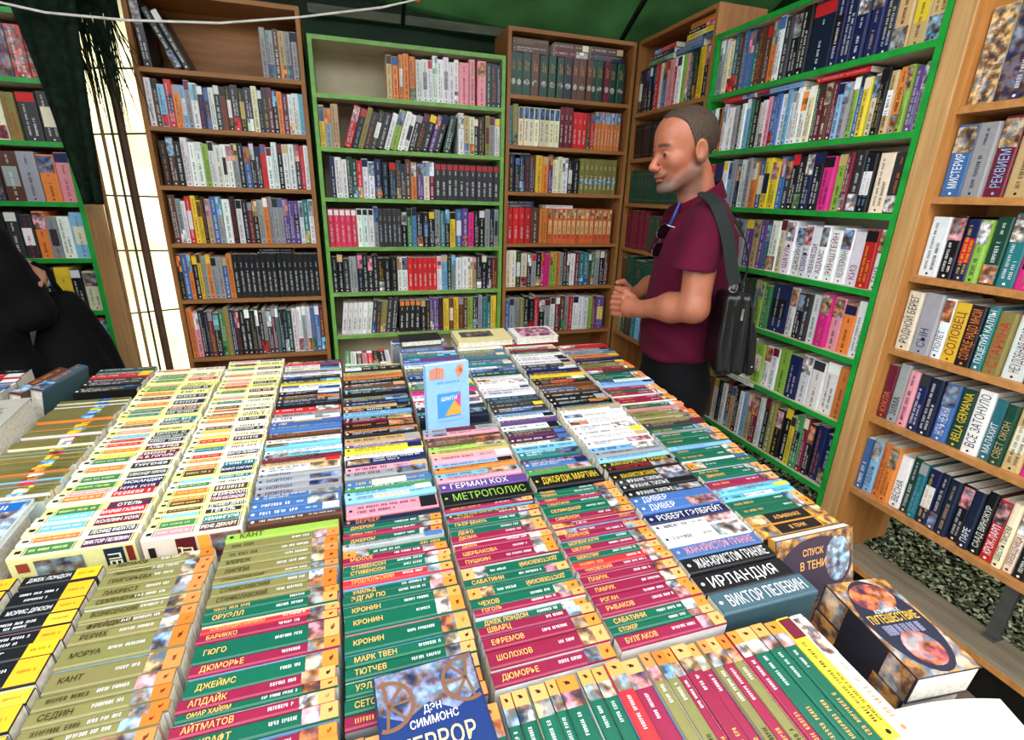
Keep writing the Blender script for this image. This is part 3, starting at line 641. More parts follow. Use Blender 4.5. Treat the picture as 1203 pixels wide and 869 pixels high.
def column(rowname, u0, u1, w0, w1, items, seed, lengthwise=False, D=0.119, zvar=0.004, uvar=0.003, zoff=0.0):
    """items from front to back (or left to right when lengthwise): 'style text weight', ~ turns the book round"""
    rnd = random.Random(seed); its = []
    for it in items.split(';'):
        p = it.split()
        if not p: continue
        fl = p[0][0] == '~'; st = p[0].lstrip('~'); wt = None; n = 1
        if p[-1].replace('.', '').isdigit() and len(p) > 1: wt = float(p.pop())
        if 'x' in st[1:] and st[-1].isdigit(): st, n = st.split('x'); n = int(n)
        for _ in range(n): its.append((st, ' '.join(p[1:]) or None, wt or rnd.uniform(0.75, 1.3), fl))
    tot = sum(i[2] for i in its); span = (u1 - u0) if lengthwise else (w1 - w0); unit = span / tot; pos = u0 if lengthwise else w0
    for k, (st, tx, wt, fl) in enumerate(its):
        W = unit * wt; Wb = W - rnd.uniform(0.0004, 0.0014); sd = rnd.randrange(10 ** 6)
        big = st in ('k', 'K', 'w', 'b', 'v') and rowname.startswith('thriller')
        h = rnd.uniform(-zvar, zvar) + zoff; d = D + h
        if lengthwise:
            L = w1 - w0; M = TM @ Matrix.Translation((pos + Wb, w0 - rnd.uniform(0, 0.004), h)) @ Matrix.Rotation(math.pi / 2, 4, 'Z')
        else:
            L = (u1 - u0) - rnd.uniform(0.002, 0.006); M = TM @ Matrix.Translation((u0 + rnd.uniform(0, uvar), pos, h))
        sp = spec_for(st, L, Wb, sd, tx)
        TABLE.append(dict(M=M, L=L, W=Wb, D=d, spec=sp, code=st, row=rowname, n=k + 1, flip=fl, text=tx, lengthwise=lengthwise))
        pos += W
def fr(s): return ';'.join(reversed([i for i in s.split(';') if i.strip()]))   # lists below read from the back of the row to its front

column('black-and-amber row', -0.508, -0.405, 0.555, 0.815, fr('B ДЖЕК ЛОНДОН;B 1.5;B МОРИС ДРЮОН;B;B;B ИРВИНГ;B 1.8;B;B 1.5'), 11, zvar=0.003)
column('outer black-and-amber row', -0.615, -0.513, 0.60, 0.815, fr('B;B;B;B 1.4;B;B'), 12)
column('lengthwise amber row', -0.51, -0.402, 0.375, 0.55, 'B;B;B;B', 13, True)
column('olive row', -0.399, -0.247, 0.44, 0.818, fr('O АБРАМОВ;O ПИОТРОВСКИЙ;O ГРИГОРЬЕВА 1.3;O ЛАКРЕСТ;O СЕМЕНЕНКО;O ВОЗНЕСЕНСКИЙ;O ФРЕЙДМАН;O РЕРИХ 1.1;O МОРУА 1.9;O КАНТ 1.7;O;O СЕДИН;O;O ПРУСТ;O;O;O;O'), 14)
column('olive, green and maroon row', -0.237, -0.050, 0.40, 0.846, fr('l КАНТ 1.3;O;O;O МЕРЕЖ;O ЛИППИ;O СТАНИСЛАВСКИЙ;O СТАНИСЛАВСКИЙ 1.2;O СТАНИСЛАВСКИЙ;G;G ОРУЭЛЛ;R АЛЕССАНДРО БАРИККО 0.7;M БАРИККО 0.9;G ГЮГО 1.9;M ДЮМОРЬЕ 1.1;G ДЖЕЙМС 1.6;M АПДАЙК 1.1;G ОМАР ХАЙЯМ;M АЙТМАТОВ 1.1;G ЛАВКРАФТ 1.3;M 1.2;G 0.9;G 0.9;M'), 15)
column('green row', -0.046, 0.132, 0.455, 0.838, fr('d ВЕРБЕР 1.1;G ДЖЕРОМ;M 0.8;G ДЖЕРОМ;a 0.8;~G;M МЮССЕ;G СТИВЕНСОН 0.9;G СТИВЕНСОН 0.9;R ТРОЕПОЛЬСКИЙ;G УАЙЛЬД 0.9;G ЭДГАР ПО 1.1;G КРОНИН 1.2;G КРОНИН 1.7;G КРОНИН 1.7;G МАРК ТВЕН 1.1;G ТЮТЧЕВ 1.1;G УЭЛЛС 1.2;G СЕТОН 1.2;M 1.1'), 16)
column('maroon-and-green row', 0.137, 0.318, 0.458, 0.822, fr('M;K;M 0.8;G ПЬЕР БЕНУА;G ДЕФО;M ДЮМА;M ДЮМА;M ЩЕРБАКОВА;M ПУШКИН 1.2;~G ДОСТОЕВСКИЙ 1.5;G САБАТИНИ 1.1;~G ДОСТОЕВСКИЙ 1.4;G ЧЕХОВ;M ГОГОЛЬ 0.9;G ДЖЕК ЛОНДОН;M ШВАРЦ 1.1;M ЕФРЕМОВ 1.3;M ШОЛОХОВ 1.7;M ДЮМОРЬЕ 1.4'), 17)
column('maroon row', 0.323, 0.503, 0.462, 0.835, fr('G ПУШКИН 0.8;G ПУШКИН 0.8;M ПАМУК 0.8;G САБАТИНИ 0.9;G СЕЛИНДЖЕР 1.4;M СИМЕНОН;~M САГАН 0.8;~M САГАН 0.8;M СЕМЕНОВ;G ШОПЕНГАУЭР 0.9;M ШЕЛЛИ;G ШЕКСПИР 0.9;R;M ЧУКОВСКИЙ;M ПАМУК 1.1;M ПАМУК 1.3;M РОГАН;M РЫБАКОВ 1.3;G САБАТИНИ;G СТОКЕР;M БУЛГАКОВ 1.3'), 18)
column('lengthwise front row', 0.142, 0.632, 0.272, 0.452, 'G 0.8;G;G;G 0.8;G 1.5;G;G;R 1.2;M 1.5;O 0.9;O;M 0.7;M;M 0.8;O 0.8;M;O 0.9;M 0.9;G 1.4;G 1.2;G 1.2;y 1.3;wo 1.3', 19, True)
column('short lengthwise row', -0.048, 0.138, 0.27, 0.445, 'O;G;M;G;O;G;M;G', 20, True, zvar=0.002)
column('cream row beside the olive spines', -0.558, -0.377, 0.868, 1.63, 'E ВИКТОР ПЕЛЕВИН 1.2;E ЛЕОНИД ФИЛАТОВ;E КОЛЛИН ХОУК;E МАРИЯ ГАЛИНА;E ОТЕЛЬ 1.3;E;E;E ИСКАНДЕР;E АЛЕКСАНДР ТЕРЕХОВ 1.2;E ТУРГЕНЕВ;E Н. В. ГОГОЛЬ 1.1;E;E АЛЬФРЕД;E;E;E;E;E;E;E ДЭН БРАУН;E;E;E;E;E;E;E;E;E;E;E;E', 21)
column('second cream row', -0.372, -0.214, 0.862, 1.66, 'E РЕНЕ ДЕКАРТ 1.4;E ХЕМИНГУЭЙ;E ГЕГЕЛЬ;E ДЭНИЕЛ ДЕФО;E ГЕНРИ КИССИНДЖЕР 1.1;E ФЕЙНМАН 0.9;E;E;E;E КАРЛ САГАН 1.6;E;E;E ВИКТОР ПЕЛЕВИН 1.1;E;E;E;E;E;E;E;E;E;E;E;E;E;E;E;E;E;E;E;E;E;E;E;E;E', 22)
column('grey-and-blue row', -0.210, -0.045, 0.858, 1.64, 'u 0.9;b 1.1;b;b 0.9;an НОРТОН 0.9;an НОРТОН 0.9;an НОРТОН 0.9;an НОРТОН 0.8;w;t 0.8;m 0.7;q 0.8;w;q;w;u 0.8;ak КИНГ;b;bw КИНГ;v;w КИНГ 0.9;a;r 1.4;k;K;K;u;k;w;w;y 0.7;e;K;w;a;i;w;r 0.7;K', 23)
column('mauve-fronted row', -0.042, 0.134, 0.842, 1.58, 'p 1.7;s 0.8;s 0.8;g 0.6;b 1.2;a;p 1.2;n;w 0.9;y 1.1;v 0.8;t 1.3;k;o 0.7;k;m 0.7;k;s 0.8;k;t 0.8;n;K 0.7;x;k;c 1.4;u;k;o;g 0.7;t;k;g', 24)
column('row below the pale blue standing book', 0.140, 0.328, 0.826, 1.135, 'kl МЕТРОПОЛИС 2.2;vw ГЕРМАН КОХ 1.4;p 0.8;q;o 0.9;s 0.8;p;t 0.9;l 0.8;u;K;p 0.8;a', 25)
column('row behind the pale blue standing book', 0.140, 0.328, 1.181, 1.70, 'd;q;K;w;r;w;h;g;y;w;n;b;x;w;s;v;c;w;b;x', 26)
column('row behind the maroon spines', 0.334, 0.492, 0.842, 1.66, 'ky ДЖОРДЖ МАРТИН 2.0;g 0.8;b 0.9;m 0.7;c;q;i 0.7;z 0.9;z 0.9;e 0.6;w;v 0.6;w;s;K;K;K;K;w 1.8;wr;w;wr;w;e;b;w;c;v;c;b;x;w', 27)
column('thriller row', 0.508, 0.694, 0.475, 1.66, 'jw ВИКТОР ПЕЛЕВИН 1.7;kw ИРЛАНДИЯ 1.7;kw ЖАН-КРИСТОФ ГРАНЖЕ 1.4;bp ЖАН-КРИСТОФ ГРАНЖЕ 1.2;w 1.5;w 0.9;nw РОБЕРТ ГЭЛБРЕЙТ 1.1;bw ДИВЕР 1.1;bw ДИВЕР 1.1;kw ФРАНК ТИЛЬЕ;kw ФРАНК ТИЛЬЕ;Kw ФРАНК ТИЛЬЕ 0.8;ky ЖАН-КРИСТОФ ГРАНЖЕ;kr ЖАН-КРИСТОФ ГРАНЖЕ;ky ЖАН-КРИСТОФ ГРАНЖЕ 0.9;s 0.7;a;s;w;w;w;w;w;w 0.7;we;we;t 0.7;nq;k;k;k;u 0.8;b 0.7;u 0.8;k;k;y 0.6;n;n;K;w;w;w;w;e 0.8;m 0.8;w;w', 28)
column('aisle-edge row', 0.699, 0.884, 0.603, 1.635, 'Y В ТЕНИ 1.2;Y АЛЬМАНАХ 1.3;G 1.2;G 1.1;q 0.7;q 0.6;q 0.6;M 1.1;G ДИККЕНС;G;~G;w 0.5;G 1.1;G;s 0.6;G 1.4;G;a 0.5;G 1.2;K 1.1;O;O;O;G 0.8;O;M;M 1.2;M;G;M;s 0.8;w;G;G;e;M;O;O;K;n;o;a;n;a;r;r', 29)
column('olive row beside the cream books', -0.722, -0.566, 1.015, 1.46, ';'.join(['Q'] * 30), 30)
column('dark row beyond the olive books', -0.71, -0.565, 1.50, 1.67, 'k;K;k;K;r;a;e', 31)
column('outer mixed row', -1.08, -0.88, 1.45, 1.70, 'w;o;v;n;w;k;w;e;r;k', 32)

column('short lengthwise row behind the mauve-fronted row', -0.035, 0.105, 1.585, 1.70, 'g;w;u;p;r;k;k;w', 33, True)
column('low row carrying the pale blue standing book', 0.140, 0.328, 1.1365, 1.1795, 'K', 34, zvar=0.0, zoff=-0.021)      # carries the standing book
column('back row under the flat cream paperback', 0.336, 0.506, 1.667, 1.775, 'w;b;x;s;K', 35, zvar=0.001)
column('back row under the flat flowered paperback', 0.510, 0.700, 1.667, 1.775, 'r;w;n;a;w', 36, zvar=0.001)
column('back row under the flat black hardback', 0.120, 0.310, 1.705, 1.775, 'a;b;w', 37, zvar=0.001)
# single books lying on the table
def lying(name, label, corner, yaw, size, spec, tilt=(0, 0), cat='book'):
    """cover up: x along its width, y along its height, z the thickness"""
    w, h, t = size
    M = TM @ Matrix.Translation(corner) @ Matrix.Rotation(yaw, 4, 'Z') @ Matrix.Rotation(tilt[0], 4, 'X') @ Matrix.Rotation(tilt[1], 4, 'Y')
    root = empty(name, M); tag(root, label, cat)
    mb = MB(); c = 0.0015
    mb.box((0, 0, t - c), (w, h, t), spec['col']); mb.box((0, 0, 0), (w, h, c), spec['col']); mb.box((0, 0, c), (c, h, t - c), spec.get('spine', spec['col']))
    mb.build('cover', M_COVER, root)
    if 'spine_pic' in spec:
        for y0, y1, cc in spec['spine_pic']: m = MB(); m.face([(-0.0004, y1, 0.002), (-0.0004, y0, 0.002), (-0.0004, y0, t - 0.002), (-0.0004, y1, t - 0.002)], cc); m.build('spine_picture', M_PICT, root)
    mb = MB(); mb.box((c, 0.002, c), (w - 0.002, h - 0.002, t - c)); mb.build('page_block', M_PAPER, root)
    for d in spec.get('dec', []):
        if d[0] == 'R': m = MB(); rect(m, *d[1:6], z=t + 0.0004 * d[7]); m.build(d[6], M_INK, root)
        elif d[0] == 'P': m = MB(); rect(m, *d[1:6], z=t + 0.0004); m.build('cover_picture', M_PICT, root)
        elif d[0] == 'D':     # filled outline
            m = MB(); m.face([(x, y, t + 0.0004 * d[4]) for x, y in d[1]], d[2]); m.build(d[3], M_PICT if d[5] else M_INK, root)
        elif d[0] == 'S': m = MB(); strokes(m, *d[1:6], random.Random(5), t + 0.0012); m.build('small_print', M_INK, root)
        elif d[0] == 'T': lettering(root, d[1], d[2], d[3], d[4], d[5], d[6], d[7], z=t + 0.0016, bold=0.01)
    return root
def ring(cx, cy, r0, r1, n=20, a0=0, a1=2 * math.pi):
    o = [(cx + r1 * math.cos(a0 + (a1 - a0) * i / n), cy + r1 * math.sin(a0 + (a1 - a0) * i / n)) for i in range(n + 1)]
    return o + [(cx + r0 * math.cos(a0 + (a1 - a0) * i / n), cy + r0 * math.sin(a0 + (a1 - a0) * i / n)) for i in reversed(range(n + 1))] if r0 else o[:-1]
BR = lin((120, 84, 60))
dec = [('R', 0.002, 0.123, 0.002, 0.198, lin((22, 48, 104)), 'cover_panel', 1), ('D', [(0.002, 0.15), (0.03, 0.135), (0.06, 0.15), (0.09, 0.132), (0.123, 0.148), (0.123, 0.198), (0.002, 0.198)], lin((96, 132, 190)), 'cover_picture', 2, True), ('D', [(0.002, 0.002), (0.123, 0.002), (0.123, 0.05), (0.08, 0.075), (0.04, 0.06), (0.002, 0.07)], lin((60, 96, 160)), 'cover_picture', 2, True)]
for cx, cy, a0, a1 in ((0.014, 0.158, -1.95, 1.95), (0.110, 0.166, math.pi - 2.0, math.pi + 2.0)):
    dec.append(('D', ring(cx, cy, 0.026, 0.031, 20, a0, a1), BR, 'ship_wheel', 3, False))
    for k in range(5):
        a = a0 + 0.25 + (a1 - a0 - 0.5) * k / 4; ca, sa = math.cos(a), math.sin(a); q = 0.0018
        dec.append(('D', [(cx - q * sa, cy + q * ca), (cx + q * sa, cy - q * ca), (cx + 0.027 * ca + q * sa, cy + 0.027 * sa - q * ca), (cx + 0.027 * ca - q * sa, cy + 0.027 * sa + q * ca)], BR, 'ship_wheel', 4, False))
dec += [('T', 'ДЭН', 0.0625, 0.142, 0.012, WHITE, 0.04, 'C'), ('T', 'СИММОНС', 0.0625, 0.128, 0.013, WHITE, 0.075, 'C'), ('T', 'ТЕРРОР', 0.0625, 0.104, 0.028, lin((226, 196, 150)), 0.105, 'C')]
lying('novel', 'dark blue novel lying face up with ship wheels on its cover', (0.0, 0.292, 0.0042), 0.05, (0.125, 0.2, 0.024), dict(col=lin((26, 44, 84)), dec=dec))

ORN = lin((196, 140, 52)); DUSK = lin((36, 38, 56))
def ornate(w, h, title, sub, glow, low):
    d = [('P', 0.001, w - 0.001, 0.001, h - 0.001, ORN)]
    d.append(('D', [(w * (0.5 + 0.46 * math.cos(a)), h * (0.5 + 0.485 * math.sin(a))) for a in [i * math.pi / 14 for i in range(28)]], DUSK, 'cover_panel', 2, False))
    d.append(('D', [(w * (0.5 + 0.34 * math.cos(a)), h * (0.78 + 0.16 * math.sin(a))) for a in [i * math.pi / 10 for i in range(20)]], glow, 'cover_picture', 3, True))
    d.append(('D', [(w * (0.5 + 0.26 * math.cos(a)), h * (0.24 + 0.17 * math.sin(a))) for a in [i * math.pi / 10 for i in range(20)]], low, 'cover_picture', 3, True))
    d.append(('T', title, w / 2, h * 0.55, 0.020, lin((226, 178, 60)), w * 0.78, 'C'))
    if sub: d += [('T', sub, w / 2, h * 0.625, 0.010, lin((200, 210, 226)), w * 0.5, 'C')]
    for k in range(4): d.append(('S', w * 0.2, w * 0.8, h * (0.47 - 0.025 * k), 0.004, lin((170, 170, 200))))
    return d
lying('novel', 'thick ornate gold-bordered novel lying face up at the table corner', (0.703, 0.318, -0.0536), -0.10, (0.112, 0.168, 0.052), dict(col=lin((40, 40, 54)), spine=lin((34, 32, 42)), spine_pic=[(0.003, 0.045, ORN), (0.12, 0.165, ORN)], dec=ornate(0.112, 0.168, 'ПУТЕШЕСТВИЕ', 'АЛЬМАНАХ', lin((255, 120, 60)), lin((220, 90, 70)))), tilt=(0.0, 0.0))
lying('novel', 'dark thick novel lying beneath the ornate gold-bordered novel', (0.706, 0.322, TOP + 0.0004), -0.08, (0.112, 0.165, 0.0658), dict(col=lin((44, 40, 50)), spine=lin((34, 32, 42)), spine_pic=[(0.003, 0.05, ORN), (0.115, 0.163, ORN)]))
lying('novel', 'ornate gold-bordered novel leaning upright at the aisle-edge row front', (0.705, 0.5575, -0.1195), 0.0, (0.185, 0.128, 0.02), dict(col=lin((90, 66, 50)), spine=ORN, dec=[('P', 0.001, 0.184, 0.001, 0.127, ORN), ('D', [(0.0925 + 0.088 * math.cos(a), 0.062 + 0.06 * math.sin(a)) for a in [i * math.pi / 14 for i in range(28)]], lin((64, 50, 66)), 'cover_panel', 2, False), ('D', [(0.145 + 0.03 * math.cos(a), 0.072 + 0.045 * math.sin(a)) for a in [i * math.pi / 10 for i in range(20)]], lin((150, 196, 240)), 'cover_picture', 3, True), ('T', 'СПУСК', 0.085, 0.095, 0.018, GOLD, 0.07, 'C'), ('T', 'В ТЕНИ', 0.085, 0.07, 0.022, GOLD, 0.08, 'C')]), tilt=(1.22, 0))
# loose sheet and corner books
vs = []; nS = 10
for j in range(nS + 1):
    for i in range(nS + 1):
        a, b = i / nS, j / nS; vs.append((0.655 + 0.19 * a - 0.04 * (1 - b), 0.14 + 0.175 * b - 0.03 * a, 0.002 + TOP + 0.0465 + 0.02 * math.sin(2.2 * a + 0.6) + 0.015 * b))
fs = [(j * (nS + 1) + i, j * (nS + 1) + i + 1, (j + 1) * (nS + 1) + i + 1, (j + 1) * (nS + 1) + i) for j in range(nS) for i in range(nS)]
mb = MB(); mb.mesh(vs, fs); o = mb.build('paper_sheet', plain('white_paper', (238, 238, 240), 0.6, var=0.03), smooth=True); o.matrix_world = TM
sm_ = o.modifiers.new('thick', 'SOLIDIFY'); sm_.thickness = 0.004
tag(o, 'curled white paper sheet at the table corner below the ornate novel', 'paper')
lying('magazine', 'glossy blue and white magazine lying beside the cream row front', (-0.82, 0.855, 0.004), 0.02, (0.25, 0.145, 0.012), dict(col=lin((200, 214, 230)), dec=[('P', 0.002, 0.248, 0.03, 0.148, lin((170, 200, 235))), ('R', 0.09, 0.24, 0.115, 0.14, lin((30, 96, 170)), 'title_block', 2), ('S', 0.1, 0.23, 0.127, 0.012, WHITE)]), cat='magazine')
lying('omnibus', 'thick grey omnibus lying beside the olive books', (-0.93, 1.20, -0.045), 0.06, (0.195, 0.2, 0.085), dict(col=lin((176, 172, 160)), spine=lin((40, 40, 40)), dec=[('P', 0.02, 0.17, 0.02, 0.15, lin((190, 186, 170)))]), cat='book')
lying('novel', 'dark thick hardback lying beneath the grey omnibus', (-0.93, 1.20, TOP + 0.0004), 0.06, (0.19, 0.195, 0.0745), dict(col=lin((52, 46, 44))))
lying('novel', 'pale thick novel lying beneath the blue and white magazine, upper of two', (-0.815, 0.862, -0.058), 0.02, (0.235, 0.13, 0.0615), dict(col=lin((176, 172, 164)), spine=lin((226, 128, 50))))
lying('novel', 'grey thick novel lying beneath the blue and white magazine, lower of two', (-0.815, 0.860, TOP + 0.0003), 0.02, (0.24, 0.132, 0.0615), dict(col=lin((120, 122, 128)), spine=lin((226, 128, 50))))
lying('catalogue', 'pale catalogue lying beneath the curled white sheet', (0.648, 0.128, TOP + 0.0004), -0.05, (0.175, 0.165, 0.05), dict(col=lin((214, 214, 216))))
for (ox, oy, code, lb) in ((-0.757, 1.478, 'j', 'steel blue hardback leaning beside the brown leaning hardback'), (-0.793, 1.462, 'u', 'brown hardback leaning behind the thick grey omnibus')):
    th = 0.2; Dn, Wn = 0.15, 0.03
    Mn = TM @ Matrix.Translation((ox, oy, TOP + Dn * math.cos(th) + 0.0005)) @ Matrix.Rotation(math.pi / 2 - 0.25, 4, 'Z') @ Matrix.Rotation(th, 4, 'X')
    tag(book('novel', Mn, 0.16, Wn, Dn, spec_generic(code, 0.16, Wn, 71)), lb, 'book')
lying('novel', 'cream paperback lying flat on the back of the table', (0.34, 1.657, 0.0042), 0.02, (0.2, 0.12, 0.022), dict(col=lin((232, 214, 150)), dec=[('P', 0.02, 0.14, 0.04, 0.1, lin((90, 100, 70)))]))
lying('novel', 'white paperback with pink flowers lying flat on the table back', (0.555, 1.657, 0.0042), 0.02, (0.16, 0.115, 0.024), dict(col=lin((236, 234, 228)), dec=[('P', 0.02, 0.15, 0.01, 0.105, lin((250, 150, 190)))]))

lying('novel', 'black hardback lying flat at the back behind the mauve-fronted row', (0.150, 1.695, 0.0042), 0.05, (0.14, 0.075, 0.02), dict(col=lin((24, 24, 26))))
# pale blue book standing among the rows
SB = empty('standing_book', TM @ Matrix.Translation((0.156, 1.140, TOP + 0.10)) @ Matrix.Rotation(0.16, 4, 'Z') @ Matrix.Rotation(-0.10, 4, 'X'))
tag(SB, 'pale blue paperback standing upright facing the table front', 'book')
PB = lin((150, 196, 244)); w, h, t = 0.112, 0.178, 0.016
mb = MB(); mb.box((0, 0, 0), (w, 0.0012, h), PB); mb.box((0, t - 0.0012, 0), (w, t, h), PB); mb.box((0, 0, 0), (0.0012, t, h), PB); mb.build('cover', M_COVER, SB)
mb = MB(); mb.box((0.0012, 0.0012, 0.0006), (w - 0.0006, t - 0.0012, h - 0.0006)); mb.build('page_block', M_PAPER, SB)
FM = Matrix.Translation((0, -0.0006, 0)) @ Matrix.Rotation(math.pi / 2, 4, 'X')
mb = MB(); rect(mb, 0.028, 0.088, 0.038, 0.102, lin((70, 150, 224))); mb.build('cover_panel', M_INK, SB, FM)
mb = MB(); mb.face([(0.046, 0.042, 0.0009), (0.088, 0.042, 0.0009), (0.088, 0.060, 0.0009), (0.072, 0.080, 0.0009)], lin((240, 170, 70))); mb.face([(0.072, 0.080, 0.0009), (0.088, 0.060, 0.0009), (0.088, 0.102, 0.0009)], lin((226, 74, 140))); mb.build('cover_picture', M_INK, SB, FM)
lettering(SB, 'ШАНТИ', 0.058, 0.088, 0.014, WHITE, 0.048, 'C', z=0.0012, bold=0.02, M=FM)
mb = MB(); HC = lin((246, 140, 90))
for k in range(5):
    x = 0.010 + 0.0075 * k; mb.face([(x, 0.142, 0.0008), (x + 0.0055, 0.141, 0.0008), (x + 0.007, 0.172 - 0.002 * abs(k - 2), 0.0008), (x + 0.001, 0.171 - 0.002 * abs(k - 2), 0.0008)], jit(HC, R))
for k in range(6):
    a = math.radians(95 + 28 * k); cx, cy = 0.094, 0.156; ca, sa = math.cos(a), math.sin(a); q = 0.003
    mb.face([(cx - q * sa, cy + q * ca, 0.0008), (cx + q * sa, cy - q * ca, 0.0008), (cx + 0.017 * ca + q * sa, cy + 0.017 * sa - q * ca, 0.0008), (cx + 0.017 * ca - q * sa, cy + 0.017 * sa + q * ca, 0.0008)], jit(HC, R))
mb.build('hand_drawing', M_INK, SB, FM)
mb = MB(); strokes(mb, 0.03, 0.09, 0.13, 0.006, lin((70, 160, 220)), random.Random(3)); strokes(mb, 0.03, 0.095, 0.028, 0.003, lin((110, 150, 200)), random.Random(4)); mb.build('small_print', M_INK, SB, FM)

# front covers that face the camera at the head of the two cream rows and two of the others
def front_face(d, items):
    d['spec'].setdefault('front', []).extend(items)
def first_of(rowname): return min((b for b in TABLE if b['row'] == rowname), key=lambda b: b['n'])
FRONTS = []
b = first_of('cream row beside the olive spines')
FRONTS.append((b, [('R', 0.010, 0.026, 0.088, 0.106, lin((150, 60, 40))), ('P', 0.034, 0.100, 0.015, 0.108, lin((120, 150, 150))), ('R', 0.012, 0.026, 0.03, 0.08, lin((190, 190, 110))), ('R', 0.130, 0.158, 0.006, 0.112, lin((32, 44, 64))), ('R', 0.162, 0.172, 0.08, 0.112, lin((120, 40, 30)))], 'ПЕЛЕВИН'))
b = first_of('second cream row')
FRONTS.append((b, [('R', 0.008, 0.018, 0.06, 0.1, INK), ('R', 0.050, 0.080, 0.006, 0.112, lin((90, 24, 30))), ('R', 0.084, 0.102, 0.07, 0.112, lin((246, 170, 60))), ('P', 0.104, 0.152, 0.006, 0.112, lin((120, 60, 70)))], 'ДЕКАРТ'))

# ---------------------------------------------------------------- pick the largest of each kind as things, the rest become one object each
def shown(b):
    p = b['M'] @ Vector((b['L'] / 2, b['W'] / 2, 0)); n = (b['M'].to_3x3() @ Vector((0, 0, 1))).normalized(); v = EYE - p
    q = CAMROT.inverted() @ (p - EYE); px = W_PX / 2 + q.x * F_PX / -q.z if q.z < 0 else -9e9; py = H_PX / 2 - q.y * F_PX / -q.z if q.z < 0 else -9e9
    inside = q.z < 0 and -60 < px < W_PX + 60 and -60 < py < H_PX + 60
    return (b['L'] * b['W'] * max(0.03, n.dot(v.normalized())) / v.length_squared) if inside else 0.0
for lst in (TABLE, SHELF):
    for b in lst: b['area'] = shown(b)
    lst.sort(key=lambda b: -b['area'])
def cname(code):
    return {'G': 'green', 'M': 'maroon', 'O': 'olive', 'R': 'red', 'B': 'black', 'E': 'cream', 'Q': 'olive', 'Y': 'gold-and-black'}.get(code) or NAME[code[0]]
N_IND = 300
rest = MB()
for i, b in enumerate(TABLE):
    if i < N_IND and b['area'] > 0:
        o = book('paperback', b['M'], b['L'], b['W'], b['D'], b['spec'], b['flip'])
        way = 'turned-round ' if b['flip'] and not b['lengthwise'] else ''
        end = {'lengthwise front row': 'from the ship-wheel novel', 'lengthwise amber row': 'from the outer end', 'short lengthwise row': 'from the olive row', 'short lengthwise row behind the mauve-fronted row': 'from the grey row'}[b['row']] if b['lengthwise'] else 'from the front'
        tag(o, '%s%s paperback, %s %s of the %s' % (way, cname(b['code']), ordinal(b['n']), end, b['row']), 'paperback', 'paperbacks in the ' + b['row'])
        b['obj'] = o
    else: book_stuff(rest, b['M'], b['L'], b['W'], b['D'], b['spec'], b['flip'])
tag(rest.build('paperback_rows', M_COVER), 'far rows of many paperbacks packed spine up on the sloping table', 'paperbacks', kind='stuff')
rest = MB()
for i, b in enumerate(SHELF):
    if i < N_IND and b['area'] > 0:
        o = book('shelved_book', b['M'], b['L'], b['W'], b['D'], b['spec'])
        mark = {'tall brown bookcase': 'the plastic sheet', C2N: 'the brown bookcase', C3N: 'the lime-edged bookcase', C4N: 'the corner', C5N: 'the corner', C6N: 'the pine post', C0N: 'the tent wall'}[b['case']]
        if b.get('flat'): lb = '%s book lying flat above the row, %s of the %s' % (cname(b['code']), b['row'], b['case'])
        else: lb = '%s%s book, %s from %s, %s of the %s' % ('leaning ' if b['lean'] else '', cname(b['code']), ordinal(b['n']), mark, b['row'], b['case'])
        tag(o, lb, 'book', 'books on the ' + b['row'] + ' of the ' + b['case'])
    else: book_stuff(rest, b['M'], b['L'], b['W'], b['D'], b['spec'])
tag(rest.build('shelved_books', M_COVER), 'many more upright books filling the wall bookcases', 'books', kind='stuff')
for b, items, word in FRONTS:
    if 'obj' not in b: continue
    # front board of the first book in the row: x along the spine, y down the cover
    FMx = Matrix.Rotation(math.pi / 2, 4, 'X') @ Matrix.Translation((0, -0.118, 0.0006))
    mbk, mbp = MB(), MB()
    for d in items: rect(mbp if d[0] == 'P' else mbk, *d[1:6])
    mbk.build('cover_panel', M_INK, b['obj'], FMx); mbp.build('cover_picture', M_PICT, b['obj'], FMx)
    px = 0.144 if word == 'ПЕЛЕВИН' else 0.065
    lettering(b['obj'], word, 0, 0, 0.024, lin((240, 236, 190)), 0.1, 'C', M=FMx @ Matrix.Translation((px, 0.056, 0.0006)) @ Matrix.Rotation(-math.pi / 2, 4, 'Z'), bold=0.02)
